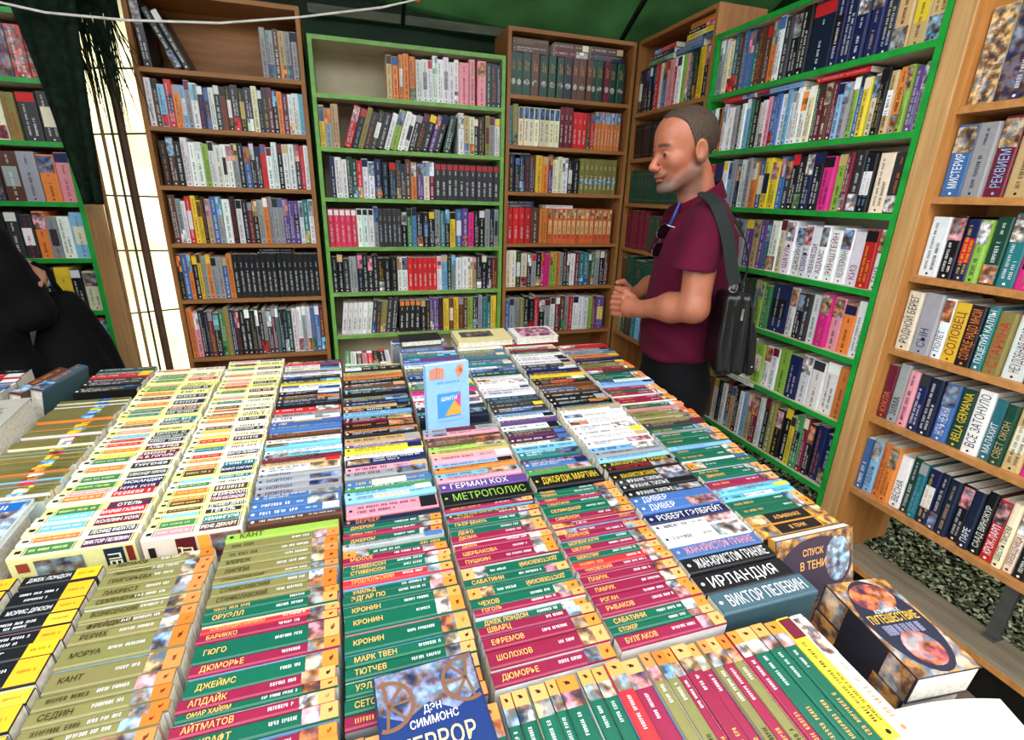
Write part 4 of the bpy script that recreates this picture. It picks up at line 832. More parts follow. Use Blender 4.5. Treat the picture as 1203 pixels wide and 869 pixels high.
# ---------------------------------------------------------------- people: smooth bodies from blended volumes
def surface_nets(fn, lo, hi, h):
    lo = np.array(lo, float); n = np.ceil((np.array(hi) - lo) / h).astype(int) + 1
    ax = [lo[i] + h * np.arange(n[i]) for i in range(3)]
    P = np.stack(np.meshgrid(*ax, indexing='ij'), -1).astype(np.float32); v = fn(P); s = v < 0
    c = np.zeros(tuple(n - 1), np.int8)
    for i in (0, 1):
        for j in (0, 1):
            for k in (0, 1): c += s[i:n[0] - 1 + i, j:n[1] - 1 + j, k:n[2] - 1 + k]
    act = (c > 0) & (c < 8); idx = -np.ones(c.shape, int); cells = np.argwhere(act); idx[act] = np.arange(len(cells))
    acc = np.zeros((len(cells), 3)); cnt = np.zeros(len(cells)); offs = [(i, j, k) for i in (0, 1) for j in (0, 1) for k in (0, 1)]
    for a in offs:
        for b in offs:
            if sum(b) - sum(a) == 1 and all(y >= x for x, y in zip(a, b)):
                va = v[tuple((cells + a).T)]; vb = v[tuple((cells + b).T)]; m = (va < 0) != (vb < 0)
                t = np.where(m, va / np.where(m, va - vb, 1), 0)
                p = np.array(a) + t[:, None] * (np.array(b) - np.array(a)); acc += p * m[:, None]; cnt += m
    V = lo + h * (cells + acc / cnt[:, None]); F = []
    for d in range(3):
        e = [0, 0, 0]; e[d] = 1; sa = s[:n[0] - e[0], :n[1] - e[1], :n[2] - e[2]]; sb = s[e[0]:, e[1]:, e[2]:]
        ed = np.argwhere(sa != sb); u, w = (d + 1) % 3, (d + 2) % 3
        ed = ed[(ed[:, u] > 0) & (ed[:, w] > 0) & (ed[:, u] < n[u] - 1) & (ed[:, w] < n[w] - 1)]
        def at(du, dw):
            q = ed.copy(); q[:, u] -= du; q[:, w] -= dw; return idx[tuple(q.T)]
        q = np.stack([at(1, 1), at(0, 1), at(0, 0), at(1, 0)], 1); fl = s[tuple(ed.T)]
        q[~fl] = q[~fl][:, ::-1]; F.append(q)
    return V, np.concatenate(F)
def ell(P, c, r):
    r = np.array(r, np.float32); q = (P - np.array(c, np.float32)) / r; k0 = np.sqrt((q * q).sum(-1)); q /= r; k1 = np.sqrt((q * q).sum(-1)) + 1e-9
    return k0 * (k0 - 1) / k1
def cap(P, a, b, ra, rb):
    a = np.array(a, np.float32); b = np.array(b, np.float32); d = b - a
    t = np.clip(((P - a) @ d) / (d @ d), 0, 1); return np.linalg.norm(P - a - t[..., None] * d, axis=-1) - (ra + (rb - ra) * t)
def smin(a, b, k):
    h = np.clip(0.5 + 0.5 * (b - a) / k, 0, 1); return b + (a - b) * h - k * h * (1 - h)
def smax(a, b, k): return -smin(-a, -b, k)
def loft(P, zs, cx, cy, rx, ry):
    z = P[..., 2]; X = (P[..., 0] - np.interp(z, zs, cx)); Y = (P[..., 1] - np.interp(z, zs, cy)); a = np.interp(z, zs, rx); b = np.interp(z, zs, ry)
    k = np.sqrt((X / a) ** 2 + (Y / b) ** 2) + 1e-9
    return smax((k - 1) * np.minimum(a, b), np.maximum(zs[0] - z, z - zs[-1]), 0.02)
def np_mesh(name, V, F, mat, parent=None, cols=None, smooth=True):
    me = bpy.data.meshes.new(name); me.from_pydata([tuple(p) for p in V], [], [tuple(int(i) for i in f) for f in F])
    at = me.attributes.new('col', 'FLOAT_COLOR', 'POINT'); c = np.ones((len(V), 4)); 
    if cols is not None: c[:, :3] = cols
    at.data.foreach_set('color', c.ravel()); me.materials.append(mat)
    if smooth: me.polygons.foreach_set('use_smooth', [True] * len(me.polygons))
    o = bpy.data.objects.new(name, me); COL.objects.link(o)
    if parent: o.parent = parent
    return o
def skin_mat():
    m, nt, b = new_mat('skin', 0.42, 0.45); a = nt.nodes.new('ShaderNodeAttribute'); a.attribute_name = 'col'
    n = noise(nt, 60, 4); c = mixc(nt, 'MULTIPLY', 0.35, a.outputs[0], ramp(nt, n.outputs[0], [(0.3, (0.8, 0.72, 0.7)), (0.7, (1.1, 1.1, 1.1))]))
    nt.links.new(c, b.inputs['Base Color']); b.inputs['Subsurface Weight'].default_value = 0.12; b.inputs['Subsurface Radius'].default_value = (0.012, 0.005, 0.003)
    return m
def cloth_mat(name, c, rough=0.85, bump=0.15, scale=900):
    m, nt, b = new_mat(name, rough, 0.12); l = lin(c); n = noise(nt, 6, 4)
    nt.links.new(ramp(nt, n.outputs[0], [(0.3, tuple(v * 0.8 for v in l)), (0.7, tuple(v * 1.15 for v in l))]), b.inputs['Base Color'])
    b.inputs['Sheen Weight'].default_value = 0.02
    n2 = noise(nt, 30, 3); bp = nt.nodes.new('ShaderNodeBump'); bp.inputs['Strength'].default_value = bump; bp.inputs['Distance'].default_value = 0.01
    nt.links.new(n2.outputs[0], bp.inputs['Height']); nt.links.new(bp.outputs[0], b.inputs['Normal']); return m
M_SKIN = skin_mat()
M_POLO = cloth_mat('maroon_polo_cotton', (84, 14, 40)); M_TROUSER = cloth_mat('black_trouser_cloth', (15, 15, 17)); M_BLACKC = cloth_mat('black_coat_cloth', (9, 9, 10))
M_HAIR = plain('short_brown_grey_hair', (70, 56, 44), 0.7, 0.3, scale=300, var=0.5); M_LEATHER = plain('black_leather', (16, 16, 17), 0.3, 0.5)
M_CHROME = plain('polished_metal', (200, 200, 200), 0.2, 0.5, 1.0)

MF = Vector((-0.92803, 0.3725, 0)); ML = Vector((-0.3725, -0.92803, 0))
MAN = Matrix(((MF.x, ML.x, 0, 1.12), (MF.y, ML.y, 0, 1.50), (0, 0, 1, 0), (0, 0, 0, 1)))    # x ahead of him, y to his left, z up
HD = Matrix.Translation((0.062, 0.0, 1.652)) @ Matrix.Rotation(math.radians(16), 4, 'Z') @ Matrix.Rotation(math.radians(9), 4, 'Y') @ Matrix.Scale(1.06, 4)
HI = np.array(HD.inverted())
def to_head(P): return (P @ HI[:3, :3].T.astype(np.float32) + HI[:3, 3].astype(np.float32))
def head_sdf(Q, ears=True):
    """head space: origin between the ears, face along +x"""
    A = np.abs(Q[..., 1]); S = np.stack([Q[..., 0], A, Q[..., 2]], -1)
    d = ell(Q, (-0.002, 0, 0.040), (0.097, 0.074, 0.082))
    d = smin(d, ell(Q, (0.030, 0, -0.022), (0.060, 0.058, 0.080)), 0.03)
    d = smin(d, cap(S, (0.000, 0.050, -0.058), (0.058, 0.026, -0.094), 0.020, 0.018), 0.022)
    d = smin(d, ell(Q, (0.074, 0, -0.098), (0.022, 0.026, 0.018)), 0.018)
    d = smin(d, cap(S, (0.079, 0.0, 0.018), (0.074, 0.040, 0.016), 0.012, 0.010), 0.014)       # brow ridge
    d = smin(d, ell(S, (0.056, 0.040, -0.022), (0.026, 0.022, 0.022)), 0.02)                  # cheek
    d = smax(d, -ell(S, (0.099, 0.032, -0.004), (0.020, 0.017, 0.013)), 0.010)                # eye hollow
    d = smin(d, cap(Q, (0.086, 0, 0.006), (0.110, 0, -0.034), 0.0075, 0.0115), 0.010)         # nose
    d = smin(d, ell(S, (0.100, 0.011, -0.040), (0.011, 0.009, 0.008)), 0.006)
    d = smin(d, ell(Q, (0.086, 0, -0.058), (0.012, 0.026, 0.010)), 0.012)
    d = smin(d, ell(Q, (0.0925, 0, -0.0635), (0.008, 0.021, 0.0045)), 0.004)                   # lips
    d = smin(d, ell(Q, (0.090, 0, -0.0745), (0.008, 0.018, 0.005)), 0.004)
    d = smax(d, -cap(S, (0.099, 0, -0.069), (0.090, 0.022, -0.070), 0.0014, 0.0012), 0.002)
    ear = ell(S, (-0.006, 0.080, -0.006), (0.020, 0.0105, 0.034)); ear = smax(ear, -ell(S, (0.000, 0.089, -0.002), (0.012, 0.0085, 0.022)), 0.003)
    lid = smax(ell(S, (0.0775, 0.032, -0.003), (0.0135, 0.0145, 0.0135)), -ell(S, (0.094, 0.032, -0.0055), (0.02, 0.0125, 0.0042)), 0.002)
    d = smin(d, lid, 0.004)
    return smin(d, ear, 0.006) if ears else d
def face_cols(Q):
    x, y, z = Q[:, 0], Q[:, 1], Q[:, 2]; A = np.abs(y); c = np.tile(np.array(lin((176, 108, 80))), (len(Q), 1))
    def mix(m, col): 
        nonlocal c
        c = c * (1 - m[:, None]) + np.array(lin(col)) * m[:, None]
    g = lambda e, w: np.clip(0.5 - e / w, 0, 1)
    mix(0.5 * g(np.sqrt(((x - 0.108) / 0.02) ** 2 + (y / 0.02) ** 2 + ((z + 0.034) / 0.02) ** 2) - 1, 0.8), (206, 110, 92))
    beard = np.maximum.reduce([z + 0.050 - 0.9 * np.clip(0.03 - x, -0.02, 0.05), -0.130 - z, -0.02 - x])
    mix(0.68 * g(beard, 0.02), (84, 68, 60)); mix(0.55 * g(np.sqrt(((x - 0.088) / 0.03) ** 2 + ((z + 0.098) / 0.02) ** 2) - 1, 0.7), (118, 104, 96))
    mix(0.6 * g(np.abs(z + 0.056) - 0.006 + np.clip(A - 0.026, 0, 1), 0.006) * (x > 0.07), (96, 78, 68))
    mix(0.8 * g(np.maximum(np.abs(z + 0.069) - 0.0085, A - 0.021), 0.004) * (x > 0.078), (168, 92, 84))
    mix(0.85 * g(np.maximum(np.abs(z - 0.0195 - 0.004 * np.sin(A * 60)) - 0.0048, np.abs(A - 0.032) - 0.020), 0.004) * (x > 0.055), (58, 44, 38))
    return c
def man_neck(P): return cap(P, (-0.022, 0, 1.42), (0.030, 0, 1.585), 0.064, 0.058)
def with_head(P): return smin(head_sdf(to_head(P)) * 1.06, man_neck(P), 0.022)
man = empty('person', MAN)
tag(man, 'man in maroon polo shirt with clasped hands, looking down at the table', 'person')
V1, F1_ = surface_nets(with_head, (-0.12, -0.13, 1.40), (0.24, 0.13, 1.81), 0.0025)
C1 = face_cols(to_head(V1.astype(np.float32)))
# arms and hands
ARM = {}
def arm_sdf(P, s):
    E = (0.030, 0.232 * s, 1.186); Wr = (0.163, 0.098 * s, 1.147 + (0.004 if s > 0 else 0.012)); Sh = (0.015, 0.185 * s, 1.43)
    d = cap(P, Sh, E, 0.054, 0.044); d = smin(d, cap(P, E, (0.085, 0.178 * s, 1.176), 0.043, 0.047), 0.02)
    d = smin(d, cap(P, (0.085, 0.178 * s, 1.174), Wr, 0.046, 0.026), 0.02)
    return d
def hand_sdf(P, s):
    hz = 1.147 + (0.0 if s > 0 else 0.014)
    d = smin(ell(P, (0.196, 0.066 * s, hz), (0.036, 0.024, 0.036)), cap(P, (0.160, 0.100 * s, hz), (0.18, 0.082 * s, hz), 0.027, 0.028), 0.018)
    for i in range(4):                                   # fingers fold over the other hand
        z0 = hz + 0.030 - 0.0195 * i + (0.006 if s < 0 else 0); ln = (0.9, 1.0, 0.96, 0.8)[i]
        a = (0.222, 0.052 * s, z0); b = (0.222 + 0.030 * ln, 0.026 * s, z0 - 0.003); c = (0.222 + 0.026 * ln, (0.026 - 0.026 * ln) * s, z0 - 0.006); e = (0.222 + 0.008 * ln, (0.020 - 0.036 * ln) * s, z0 - 0.008)
        if s < 0: b = (0.216 + 0.022 * ln, 0.034 * s, z0 - 0.002); c = (0.205, 0.018 * s, z0 - 0.004); e = (0.192, 0.012 * s, z0 - 0.005)
        f = smin(smin(cap(P, a, b, 0.0105, 0.0098), cap(P, b, c, 0.0098, 0.0090), 0.003), cap(P, c, e, 0.0090, 0.0078), 0.003)
        d = smin(d, f, 0.0035)
    t0 = (0.188, 0.060 * s, hz + 0.030); t1 = (0.214, 0.040 * s, hz + 0.050 + (0.006 if s < 0 else 0)); t2 = (0.236, 0.022 * s, hz + 0.050 + (0.006 if s < 0 else 0))
    return smin(d, smin(cap(P, t0, t1, 0.0130, 0.0108), cap(P, t1, t2, 0.0105, 0.0088), 0.004), 0.006)
parts = [(V1, F1_, C1)]
for s in (1, -1):
    lo = [-0.06, min(0.0 * s, 0.31 * s), 1.08]; hi = [0.275, max(0.0, 0.31 * s), 1.50]
    if s > 0: lo[1] = -0.045
    else: hi[1] = 0.04
    V, F = surface_nets(lambda P: smin(arm_sdf(P, s), hand_sdf(P, s), 0.014), lo, hi, 0.0034)
    c = np.tile(np.array(lin((168, 104, 76))), (len(V), 1)); k = np.clip((V[:, 0] - 0.19) / 0.03, 0, 1) * 0.35
    c = c * (1 - k[:, None]) + np.array(lin((184, 106, 84))) * k[:, None]; parts.append((V, F, c))
V, F = surface_nets(lambda P: smin(loft(P, [0.92, 1.1, 1.3, 1.42, 1.46], [0.0, 0.0, -0.02, -0.02, -0.02], [0] * 5, [0.09, 0.10, 0.10, 0.08, 0.06], [0.13, 0.13, 0.14, 0.12, 0.06]), cap(P, (0.0, -0.19, 1.42), (0.0, 0.19, 1.42), 0.045, 0.045), 0.03), (-0.16, -0.27, 0.88), (0.16, 0.27, 1.52), 0.012)
parts.append((V, F, np.tile(np.array(lin((176, 108, 80))), (len(V), 1))))
b0_ = 0; VV, FF, CC = [], [], []
for V, F, c in parts: VV.append(V); FF.append(F + b0_); CC.append(c); b0_ += len(V)
np_mesh('body', np.concatenate(VV), np.concatenate(FF), M_SKIN, man, np.concatenate(CC))
# hair: close-cropped cap with a receding front
def hair_sdf(P):
    Q = to_head(P); x, y, z = Q[..., 0], Q[..., 1], Q[..., 2]; A = np.abs(y)
    hl = np.maximum.reduce([x - (0.068 - 0.62 * np.clip(A - 0.014, 0, 0.05) - 0.32 * np.clip(0.095 - z, 0, 0.2)), -0.035 - z + 0.9 * np.clip(x + 0.03, 0, 1), -0.004 - z - 0.55 * np.clip(-0.01 - x, 0, 0.1) - 0.7 * np.clip(0.02 + x, -0.02, 0.0)])
    d = head_sdf(Q, False) - 0.0032 - 0.0016 * np.sin(x * 900) * np.sin(y * 800 + z * 500)
    return np.maximum(d, hl)
V, F = surface_nets(hair_sdf, (-0.12, -0.13, 1.52), (0.24, 0.13, 1.82), 0.0030); np_mesh('hair', V, F, M_HAIR, man)
for s in (1, -1):
    p = HD @ Vector((0.0775, 0.032 * s, -0.003)); mb = MB(); vs = []; fs = []
    for i in range(9):
        for j in range(14):
            a = math.pi * i / 8; b = 2 * math.pi * j / 14; vs.append((p.x + 0.0115 * math.cos(a), p.y + 0.0115 * math.sin(a) * math.cos(b), p.z + 0.0115 * math.sin(a) * math.sin(b)))
    for i in range(8):
        for j in range(14): fs.append((i * 14 + j, i * 14 + (j + 1) % 14, (i + 1) * 14 + (j + 1) % 14, (i + 1) * 14 + j))
    mb.mesh(vs, fs, lin((226, 220, 214)))
    for k in range(len(mb.f)):
        if k < 14 * 3: mb.c[k] = lin((60, 50, 40)) if k >= 14 else lin((14, 12, 12))
    mb.build('eye', M_COVER, man, smooth=True)
# polo shirt
TZ = [0.975, 1.06, 1.16, 1.26, 1.33, 1.40, 1.45, 1.50]
def torso(P): return loft(P, TZ, [0.012, 0.012, 0.004, -0.008, -0.014, -0.018, -0.020, -0.022], [0] * 8, [0.118, 0.128, 0.126, 0.129, 0.131, 0.118, 0.088, 0.060], [0.168, 0.168, 0.165, 0.172, 0.178, 0.172, 0.12, 0.075])
def polo(P):
    d = torso(P); z = P[..., 2]; S = np.stack([P[..., 0], np.abs(P[..., 1]), z], -1)
    d = smin(d, cap(S, (-0.020, 0.06, 1.462), (0.004, 0.178, 1.428), 0.056, 0.062), 0.04)
    sl = cap(S, (0.006, 0.182, 1.425), (0.046, 0.218, 1.29), 0.066, 0.063)
    sl = np.maximum(sl, 1.302 + 0.06 * (S[..., 0] - 0.045) - z); d = smin(d, sl, 0.02)
    f = 0.0035 * np.sin(34 * z + 9 * P[..., 1] + 14 * P[..., 0]) * np.clip((1.3 - z) * 6, 0.1, 1) + 0.003 * np.sin(70 * (z - 0.5 * P[..., 0]) + 3) * np.clip((1.22 - z) * 8, 0, 1)
    d = d + f
    nk = cap(P, (-0.026, 0, 1.40), (0.032, 0, 1.60), 0.056, 0.056)
    return smax(d, -(nk), 0.006)
V, F = surface_nets(polo, (-0.19, -0.31, 0.965), (0.19, 0.31, 1.54), 0.0058); shirt = np_mesh('polo_shirt', V, F, M_POLO, man)
def collar(P):
    a = np.array((-0.028, 0, 1.44), np.float32); b = np.array((0.030, 0, 1.60), np.float32); d = b - a; t = ((P - a) @ d) / (d @ d)
    r = np.linalg.norm(P - a - t[..., None] * d, axis=-1); sh = np.abs(r - (0.0745 + 0.012 * (0.55 - t))) - 0.0042
    slope = P[..., 2] - (1.548 - 0.62 * (P[..., 0] + 0.03)); sh = np.maximum(sh, slope); sh = np.maximum(sh, -0.062 - slope)
    return np.maximum(sh, np.where(P[..., 0] > 0.05, 0.012 - np.abs(P[..., 1]), -1))
V, F = surface_nets(collar, (-0.14, -0.12, 1.39), (0.14, 0.12, 1.60), 0.0032); np_mesh('collar', V, F, M_POLO, man)
# trousers and shoes
def trousers(P):
    S = np.stack([P[..., 0], np.abs(P[..., 1]), P[..., 2]], -1)
    d = loft(P, [0.80, 0.88, 0.96, 1.02], [0.0, 0.0, 0.005, 0.008], [0] * 4, [0.122, 0.122, 0.115, 0.108], [0.172, 0.172, 0.162, 0.155])
    d = smin(d, cap(S, (0.0, 0.088, 0.86), (0.012, 0.10, 0.48), 0.098, 0.072), 0.04)
    return smin(d, cap(S, (0.012, 0.10, 0.48), (-0.012, 0.105, 0.06), 0.072, 0.056), 0.02)
V, F = surface_nets(trousers, (-0.16, -0.22, 0.0), (0.16, 0.22, 1.05), 0.010); np_mesh('trousers', V, F, M_TROUSER, man)
for s in (1, -1):
    V, F = surface_nets(lambda P: np.maximum(smin(ell(P, (0.07, 0.105 * s, 0.03), (0.13, 0.046, 0.05)), ell(P, (-0.02, 0.105 * s, 0.05), (0.05, 0.042, 0.06)), 0.03), 0.001 - P[..., 2]), (-0.1, 0.105 * s - 0.07, -0.01), (0.22, 0.105 * s + 0.07, 0.13), 0.008)
    np_mesh('shoe', V, F, M_LEATHER, man)
mb = MB(); mb.tube([(0.068, 0.040, 1.497), (0.084, 0.046, 1.45), (0.098, 0.030, 1.395), (0.104, 0.0, 1.36)], 0.004, 6); mb.build('lanyard', plain('blue_ribbon', (40, 70, 160), 0.6), man)
# sunglasses hooked on the shirt front
sg = empty('sunglasses', MAN @ Matrix.Translation((0.118, 0.048, 1.372)) @ Matrix.Rotation(math.radians(32), 4, 'Z') @ Matrix.Rotation(math.radians(-12), 4, 'X'))
tag(sg, 'dark sunglasses with a thin rim hooked on the maroon polo front', 'sunglasses')
for s in (-1, 1):
    pts = [(0.002 + 0.0 * k, 0, 0) for k in range(1)]; cx = 0.0; cz = 0.030 * s
    lens = MB(); vs = [(cx + 0.026 * math.cos(a), 0.002 * math.cos(2 * a), cz + 0.024 * math.sin(a)) for a in [2 * math.pi * i / 20 for i in range(20)]]
    lens.face(vs); lens.face([(x, y + 0.003, z) for x, y, z in reversed(vs)]); lo_ = lens.build('lens', plain('dark_lens', (12, 12, 16), 0.08, 0.6), sg)
    rim = MB(); rim.tube(vs + [vs[0]], 0.0016, 6); rim.build('rim', M_CHROME, sg)
mb = MB(); mb.tube([(0.0, 0, -0.007), (0.004, 0, 0), (0.0, 0, 0.007)], 0.0016, 6); mb.build('bridge', M_CHROME, sg)
for s in (-1, 1):
    mb = MB(); mb.tube([(-0.010, 0.0, 0.052 * s), (-0.03, 0.03, 0.05 * s), (-0.05, 0.055, 0.045 * s)], 0.0016, 6); mb.build('temple', M_CHROME, sg)
# shoulder bag
bag = empty('shoulder_bag', MAN @ Matrix.Translation((-0.095, 0.235, 1.00)))
tag(bag, 'black leather shoulder bag hanging at the hip of the man in maroon', 'bag')
def bag_sdf(P):
    z = P[..., 2]; wx = np.interp(z, [0, 0.1, 0.25], [0.062, 0.058, 0.034]); wy = np.interp(z, [0, 0.25], [0.075, 0.06])
    qx = np.abs(P[..., 0] - 0.1 * (z - 0.1)) - wx + 0.016; qy = np.abs(P[..., 1]) - wy + 0.016; qz = np.abs(z - 0.122) - 0.122 + 0.016
    o = np.sqrt(np.maximum(qx, 0) ** 2 + np.maximum(qy, 0) ** 2 + np.maximum(qz, 0) ** 2) + np.minimum(np.maximum(np.maximum(qx, qy), qz), 0) - 0.016
    return o + 0.0030 * np.cos(P[..., 0] * 190) * np.clip((P[..., 1]) * 30, 0, 1)
V, F = surface_nets(bag_sdf, (-0.09, -0.1, -0.02), (0.1, 0.1, 0.27), 0.0045); np_mesh('bag_body', V, F, M_LEATHER, bag)
for x in (-0.028, 0.020):
    mb = MB(); mb.tube([(x - 0.012, 0.0765, 0.01), (x - 0.004, 0.0735, 0.1), (x + 0.006, 0.066, 0.21)], 0.003, 6); mb.build('piping', M_LEATHER, bag)
mb = MB(); mb.box((0.0, 0.064, 0.17), (0.007, 0.070, 0.205)); mb.build('zip_pull', M_CHROME, bag)
mb = MB(); pts = [(0.034 + 0.012 * math.cos(a), 0.045, 0.262 + 0.014 * math.sin(a)) for a in [2 * math.pi * i / 14 for i in range(15)]]; mb.tube(pts, 0.0026, 6); mb.build('strap_ring', M_CHROME, bag)
mb = MB(); mb.box((-0.05, 0.0765, 0.03), (-0.046, 0.079, 0.034)); mb.build('stud', M_CHROME, bag)
SP = [(0.034, 0.045, 0.27), (0.050, 0.032, 0.32), (0.068, 0.012, 0.40), (0.098, -0.008, 0.474), (0.110, -0.035, 0.496), (0.118, -0.062, 0.506), (0.120, -0.09, 0.508), (0.085, -0.13, 0.500), (0.01, -0.17, 0.45), (-0.045, -0.18, 0.38), (-0.05, -0.13, 0.30), (-0.01, -0.06, 0.235)]
mb = MB(); nseg = 40; pts = []
def cr(t):
    i = min(int(t), len(SP) - 2); f = t - i; g = lambda k: Vector(SP[max(0, min(len(SP) - 1, k))]); a, b, c, d = g(i - 1), g(i), g(i + 1), g(i + 2)
    return 0.5 * ((2 * b) + (c - a) * f + (2 * a - 5 * b + 4 * c - d) * f * f + (3 * b - a - 3 * c + d) * f ** 3)
pts = [cr((len(SP) - 1) * i / nseg) for i in range(nseg + 1)]; core = Vector((0.10, -0.235, 0.36)); vs = []
for i, p in enumerate(pts):
    d = (pts[min(i + 1, nseg)] - pts[max(0, i - 1)]).normalized(); out = (p - core); out = (out - d * out.dot(d)).normalized(); wd = d.cross(out) * 0.019; p = p + out * 0.010
    for q in (p - wd, p + wd, p + wd + out * 0.0035, p - wd + out * 0.0035): vs.append(tuple(q))
fs = [(4 * i + j, 4 * i + (j + 1) % 4, 4 * i + 4 + (j + 1) % 4, 4 * i + 4 + j) for i in range(nseg) for j in range(4)]
mb.mesh(vs, fs); mb.build('strap', cloth_mat('webbing', (34, 40, 38), 0.7), bag)

# person in black at the far left, seen from behind, with a bag on the arm
PB_M = Matrix.Translation((-1.265, 2.02, 0)) @ Matrix.Rotation(math.radians(88), 4, 'Z') @ Matrix.Scale(1.04, 4)
per = empty('person', PB_M); tag(per, 'person in black clothes with a bag on the arm beside the table', 'person')
def head2(P):
    S = np.stack([P[..., 0], np.abs(P[..., 1]), P[..., 2]], -1)
    d = smin(ell(P, (0.05, 0, 1.53), (0.095, 0.074, 0.09)), ell(P, (0.085, 0, 1.47), (0.06, 0.056, 0.085)), 0.03)
    d = smin(d, cap(P, (0.145, 0, 1.50), (0.155, 0, 1.465), 0.008, 0.012), 0.01); d = smin(d, ell(P, (0.13, 0, 1.43), (0.014, 0.024, 0.012)), 0.012)
    d = smax(d, -ell(S, (0.15, 0.032, 1.502), (0.02, 0.017, 0.012)), 0.01); d = smin(d, ell(S, (0.045, 0.077, 1.495), (0.018, 0.009, 0.03)), 0.006)
    return smin(d, cap(P, (0.0, 0, 1.28), (0.05, 0, 1.43), 0.058, 0.052), 0.02)
V1, Fa = surface_nets(head2, (-0.1, -0.12, 1.22), (0.2, 0.12, 1.66), 0.006)
def arm2(P):
    d = smin(cap(P, (0.03, -0.255, 1.13), (0.08, -0.25, 1.145), 0.030, 0.026), ell(P, (0.10, -0.245, 1.15), (0.035, 0.022, 0.032)), 0.015)
    for i in range(4): d = smin(d, smin(cap(P, (0.12, -0.245, 1.173 - 0.017 * i), (0.147, -0.235, 1.165 - 0.017 * i), 0.009, 0.0085), cap(P, (0.147, -0.235, 1.165 - 0.017 * i), (0.14, -0.213, 1.155 - 0.017 * i), 0.0085, 0.0075), 0.003), 0.004)
    return smin(d, cap(P, (0.09, -0.235, 1.18), (0.12, -0.218, 1.193), 0.011, 0.009), 0.006)
V2, Fb = surface_nets(arm2, (-0.02, -0.30, 1.08), (0.19, -0.17, 1.23), 0.005)
np_mesh('body', np.concatenate([V1, V2]), np.concatenate([Fa, Fb + len(V1)]), M_SKIN, per, np.tile(np.array(lin((196, 138, 112))), (len(V1) + len(V2), 1)))
V, F = surface_nets(lambda P: np.maximum(head2(P) - 0.012, np.maximum(P[..., 0] - 0.075 - 0.5 * (P[..., 2] - 1.5), 1.40 - P[..., 2])), (-0.13, -0.13, 1.36), (0.2, 0.13, 1.68), 0.006); np_mesh('hair', V, F, M_HAIR, per)
def coat(P):
    S = np.stack([P[..., 0], np.abs(P[..., 1]), P[..., 2]], -1)
    d = loft(P, [0.55, 0.8, 0.95, 1.1, 1.22, 1.30, 1.36], [0.0, 0.0, 0.0, 0.0, -0.01, -0.01, -0.01], [0] * 7, [0.17, 0.165, 0.15, 0.135, 0.125, 0.09, 0.06], [0.27, 0.25, 0.222, 0.195, 0.185, 0.13, 0.07])
    d = smin(d, cap(S, (-0.01, 0.06, 1.31), (-0.005, 0.19, 1.265), 0.055, 0.062), 0.04); d = smin(d, cap(S, (-0.005, 0.195, 1.26), (0.02, 0.245, 1.05), 0.062, 0.055), 0.02)
    d = smin(d, cap(S, (0.02, 0.245, 1.05), (0.045, 0.252, 1.125), 0.054, 0.036), 0.02)
    return d + 0.004 * np.sin(40 * P[..., 2] + 20 * P[..., 1])
V, F = surface_nets(coat, (-0.2, -0.34, 0.5), (0.22, 0.34, 1.42), 0.012); np_mesh('coat', V, F, M_BLACKC, per)
V, F = surface_nets(lambda P: smin(cap(np.stack([P[..., 0], np.abs(P[..., 1]), P[..., 2]], -1), (0, 0.09, 0.7), (0.01, 0.1, 0.06), 0.09, 0.055), ell(np.stack([P[..., 0], np.abs(P[..., 1]), P[..., 2]], -1), (0.06, 0.1, 0.04), (0.12, 0.045, 0.04)), 0.02), (-0.14, -0.22, 0.0), (0.22, 0.22, 0.82), 0.014); np_mesh('trousers', V, F, M_TROUSER, per)
hb = empty('handbag', PB_M @ Matrix.Translation((0.145, -0.275, 0.71))); tag(hb, 'soft black shopping bag hanging from the arm of the person in black', 'bag')
V, F = surface_nets(lambda P: loft(P, [0, 0.06, 0.2, 0.32, 0.38], [0.0, 0, 0, 0, 0], [0] * 5, [0.13, 0.15, 0.13, 0.09, 0.05], [0.095, 0.115, 0.095, 0.06, 0.035]) + 0.006 * np.sin(60 * P[..., 0] + 14 * P[..., 2]), (-0.18, -0.12, -0.03), (0.18, 0.12, 0.40), 0.010); np_mesh('bag_body', V, F, M_BLACKC, hb)
mb = MB(); mb.tube([(-0.01, -0.018, 0.35), (-0.045, -0.006, 0.42), (-0.045, 0.0, 0.462), (-0.045, 0.03, 0.482), (-0.045, 0.06, 0.462), (-0.045, 0.062, 0.42), (-0.01, 0.018, 0.35)], 0.008, 6); mb.build('handle', M_BLACKC, hb)

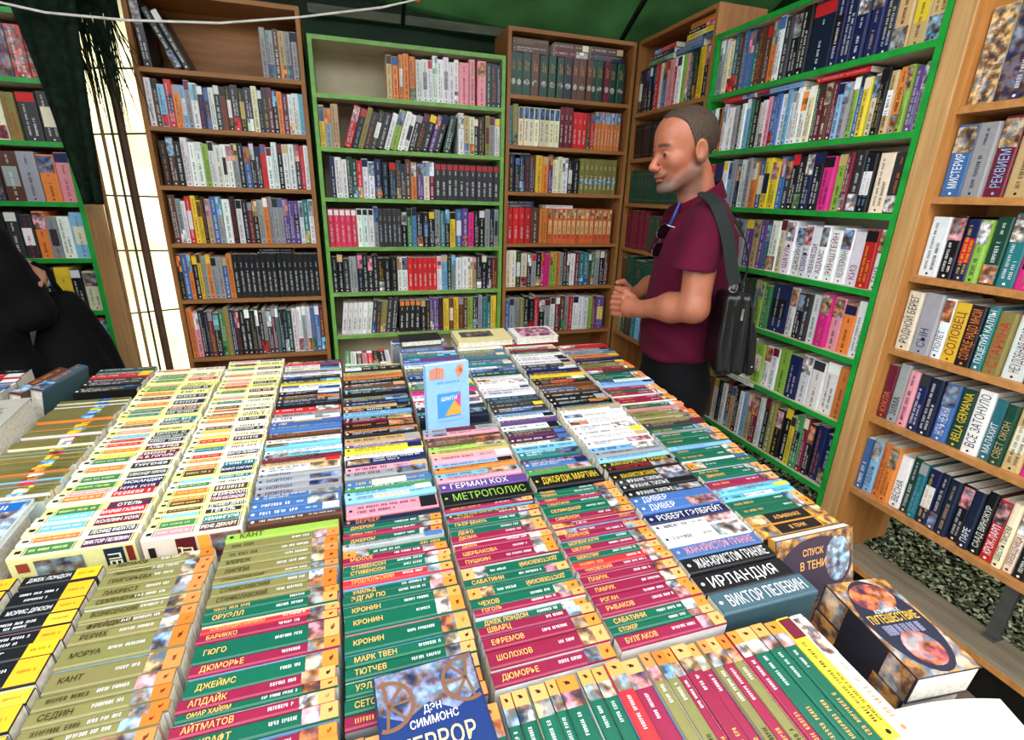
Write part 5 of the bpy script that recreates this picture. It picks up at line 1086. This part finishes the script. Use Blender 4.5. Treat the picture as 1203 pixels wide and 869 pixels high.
# ---------------------------------------------------------------- grille, poles and drape in front of the plastic sheet
gr = empty('metal_grille', Matrix.Identity(4)); tag(gr, 'tan painted bar grille standing before the glowing plastic sheet', 'grille')
M_TAN = plain('flaking_tan_paint', (150, 118, 84), 0.6); M_WIRE = plain('dark_wire', (60, 54, 44), 0.5)
for (x, x2, r, m) in [(-1.045, -1.075, 0.010, M_TAN), (-1.005, -1.03, 0.009, M_TAN), (-0.965, -0.985, 0.007, M_TAN), (-0.897, -0.90, 0.017, plain('brown_paint', (84, 58, 44), 0.6)), (-0.93, -0.945, 0.005, M_WIRE)]:
    mb = MB(); mb.tube([(x, 2.80, 2.33), (x2, 2.80, 0.0)], r, 8); mb.build('upright_bar', m, gr)
for z in (0.62, 0.92, 1.22, 1.46, 1.70, 1.95):
    mb = MB(); mb.tube([(-1.09, 2.80, z - 0.01), (-0.79, 2.80, z + 0.012 * (1 if int(z * 10) % 2 else -1))], 0.004, 6); mb.build('cross_wire', M_WIRE, gr)
M_NET = plain('dark_green_netting', (20, 34, 24), 0.9, 0.1, scale=40, var=0.5)
dr = empty('netting_drape', Matrix.Identity(4)); tag(dr, 'dark green netting drape hanging from the roof by the grille', 'netting')
def drape(a, b):
    top = (-1.12 + 0.30 * a, 2.33); bot = (-0.985 + 0.065 * a, 1.42); k = b ** 0.7
    return (top[0] * (1 - k) + bot[0] * k, 2.505 + 0.02 * math.sin(11 * a + 2 * b), top[1] * (1 - b) + bot[1] * b)
o = sheet_grid('cloth', drape, 16, 22, M_NET, dr); q = o.modifiers.new('t', 'SOLIDIFY'); q.thickness = 0.004
o = sheet_grid('valance', lambda a, b: (-1.2 + 0.42 * a, 2.64 + 0.015 * math.sin(20 * a), 2.40 - (0.30 + 0.014 * math.sin(13 * a)) * b), 16, 6, M_NET, dr); q = o.modifiers.new('t', 'SOLIDIFY'); q.thickness = 0.004
mb = MB(); rr = random.Random(9)
for k in range(110):
    a = rr.random(); x = -0.99 + 0.2 * a; z0 = 2.16 - 0.05 * a; l = rr.uniform(0.15, 0.42); sw = rr.uniform(-0.02, 0.09)
    mb.tube([(x, 2.60, z0), (x + sw * 0.4, 2.60 + rr.uniform(-0.02, 0.02), z0 - l * 0.5), (x + sw, 2.60 + rr.uniform(-0.02, 0.02), z0 - l)], [0.0028, 0.0024, 0.001], 4)
tag(mb.build('fringe', M_NET, dr), kind='stuff')
flush_text()
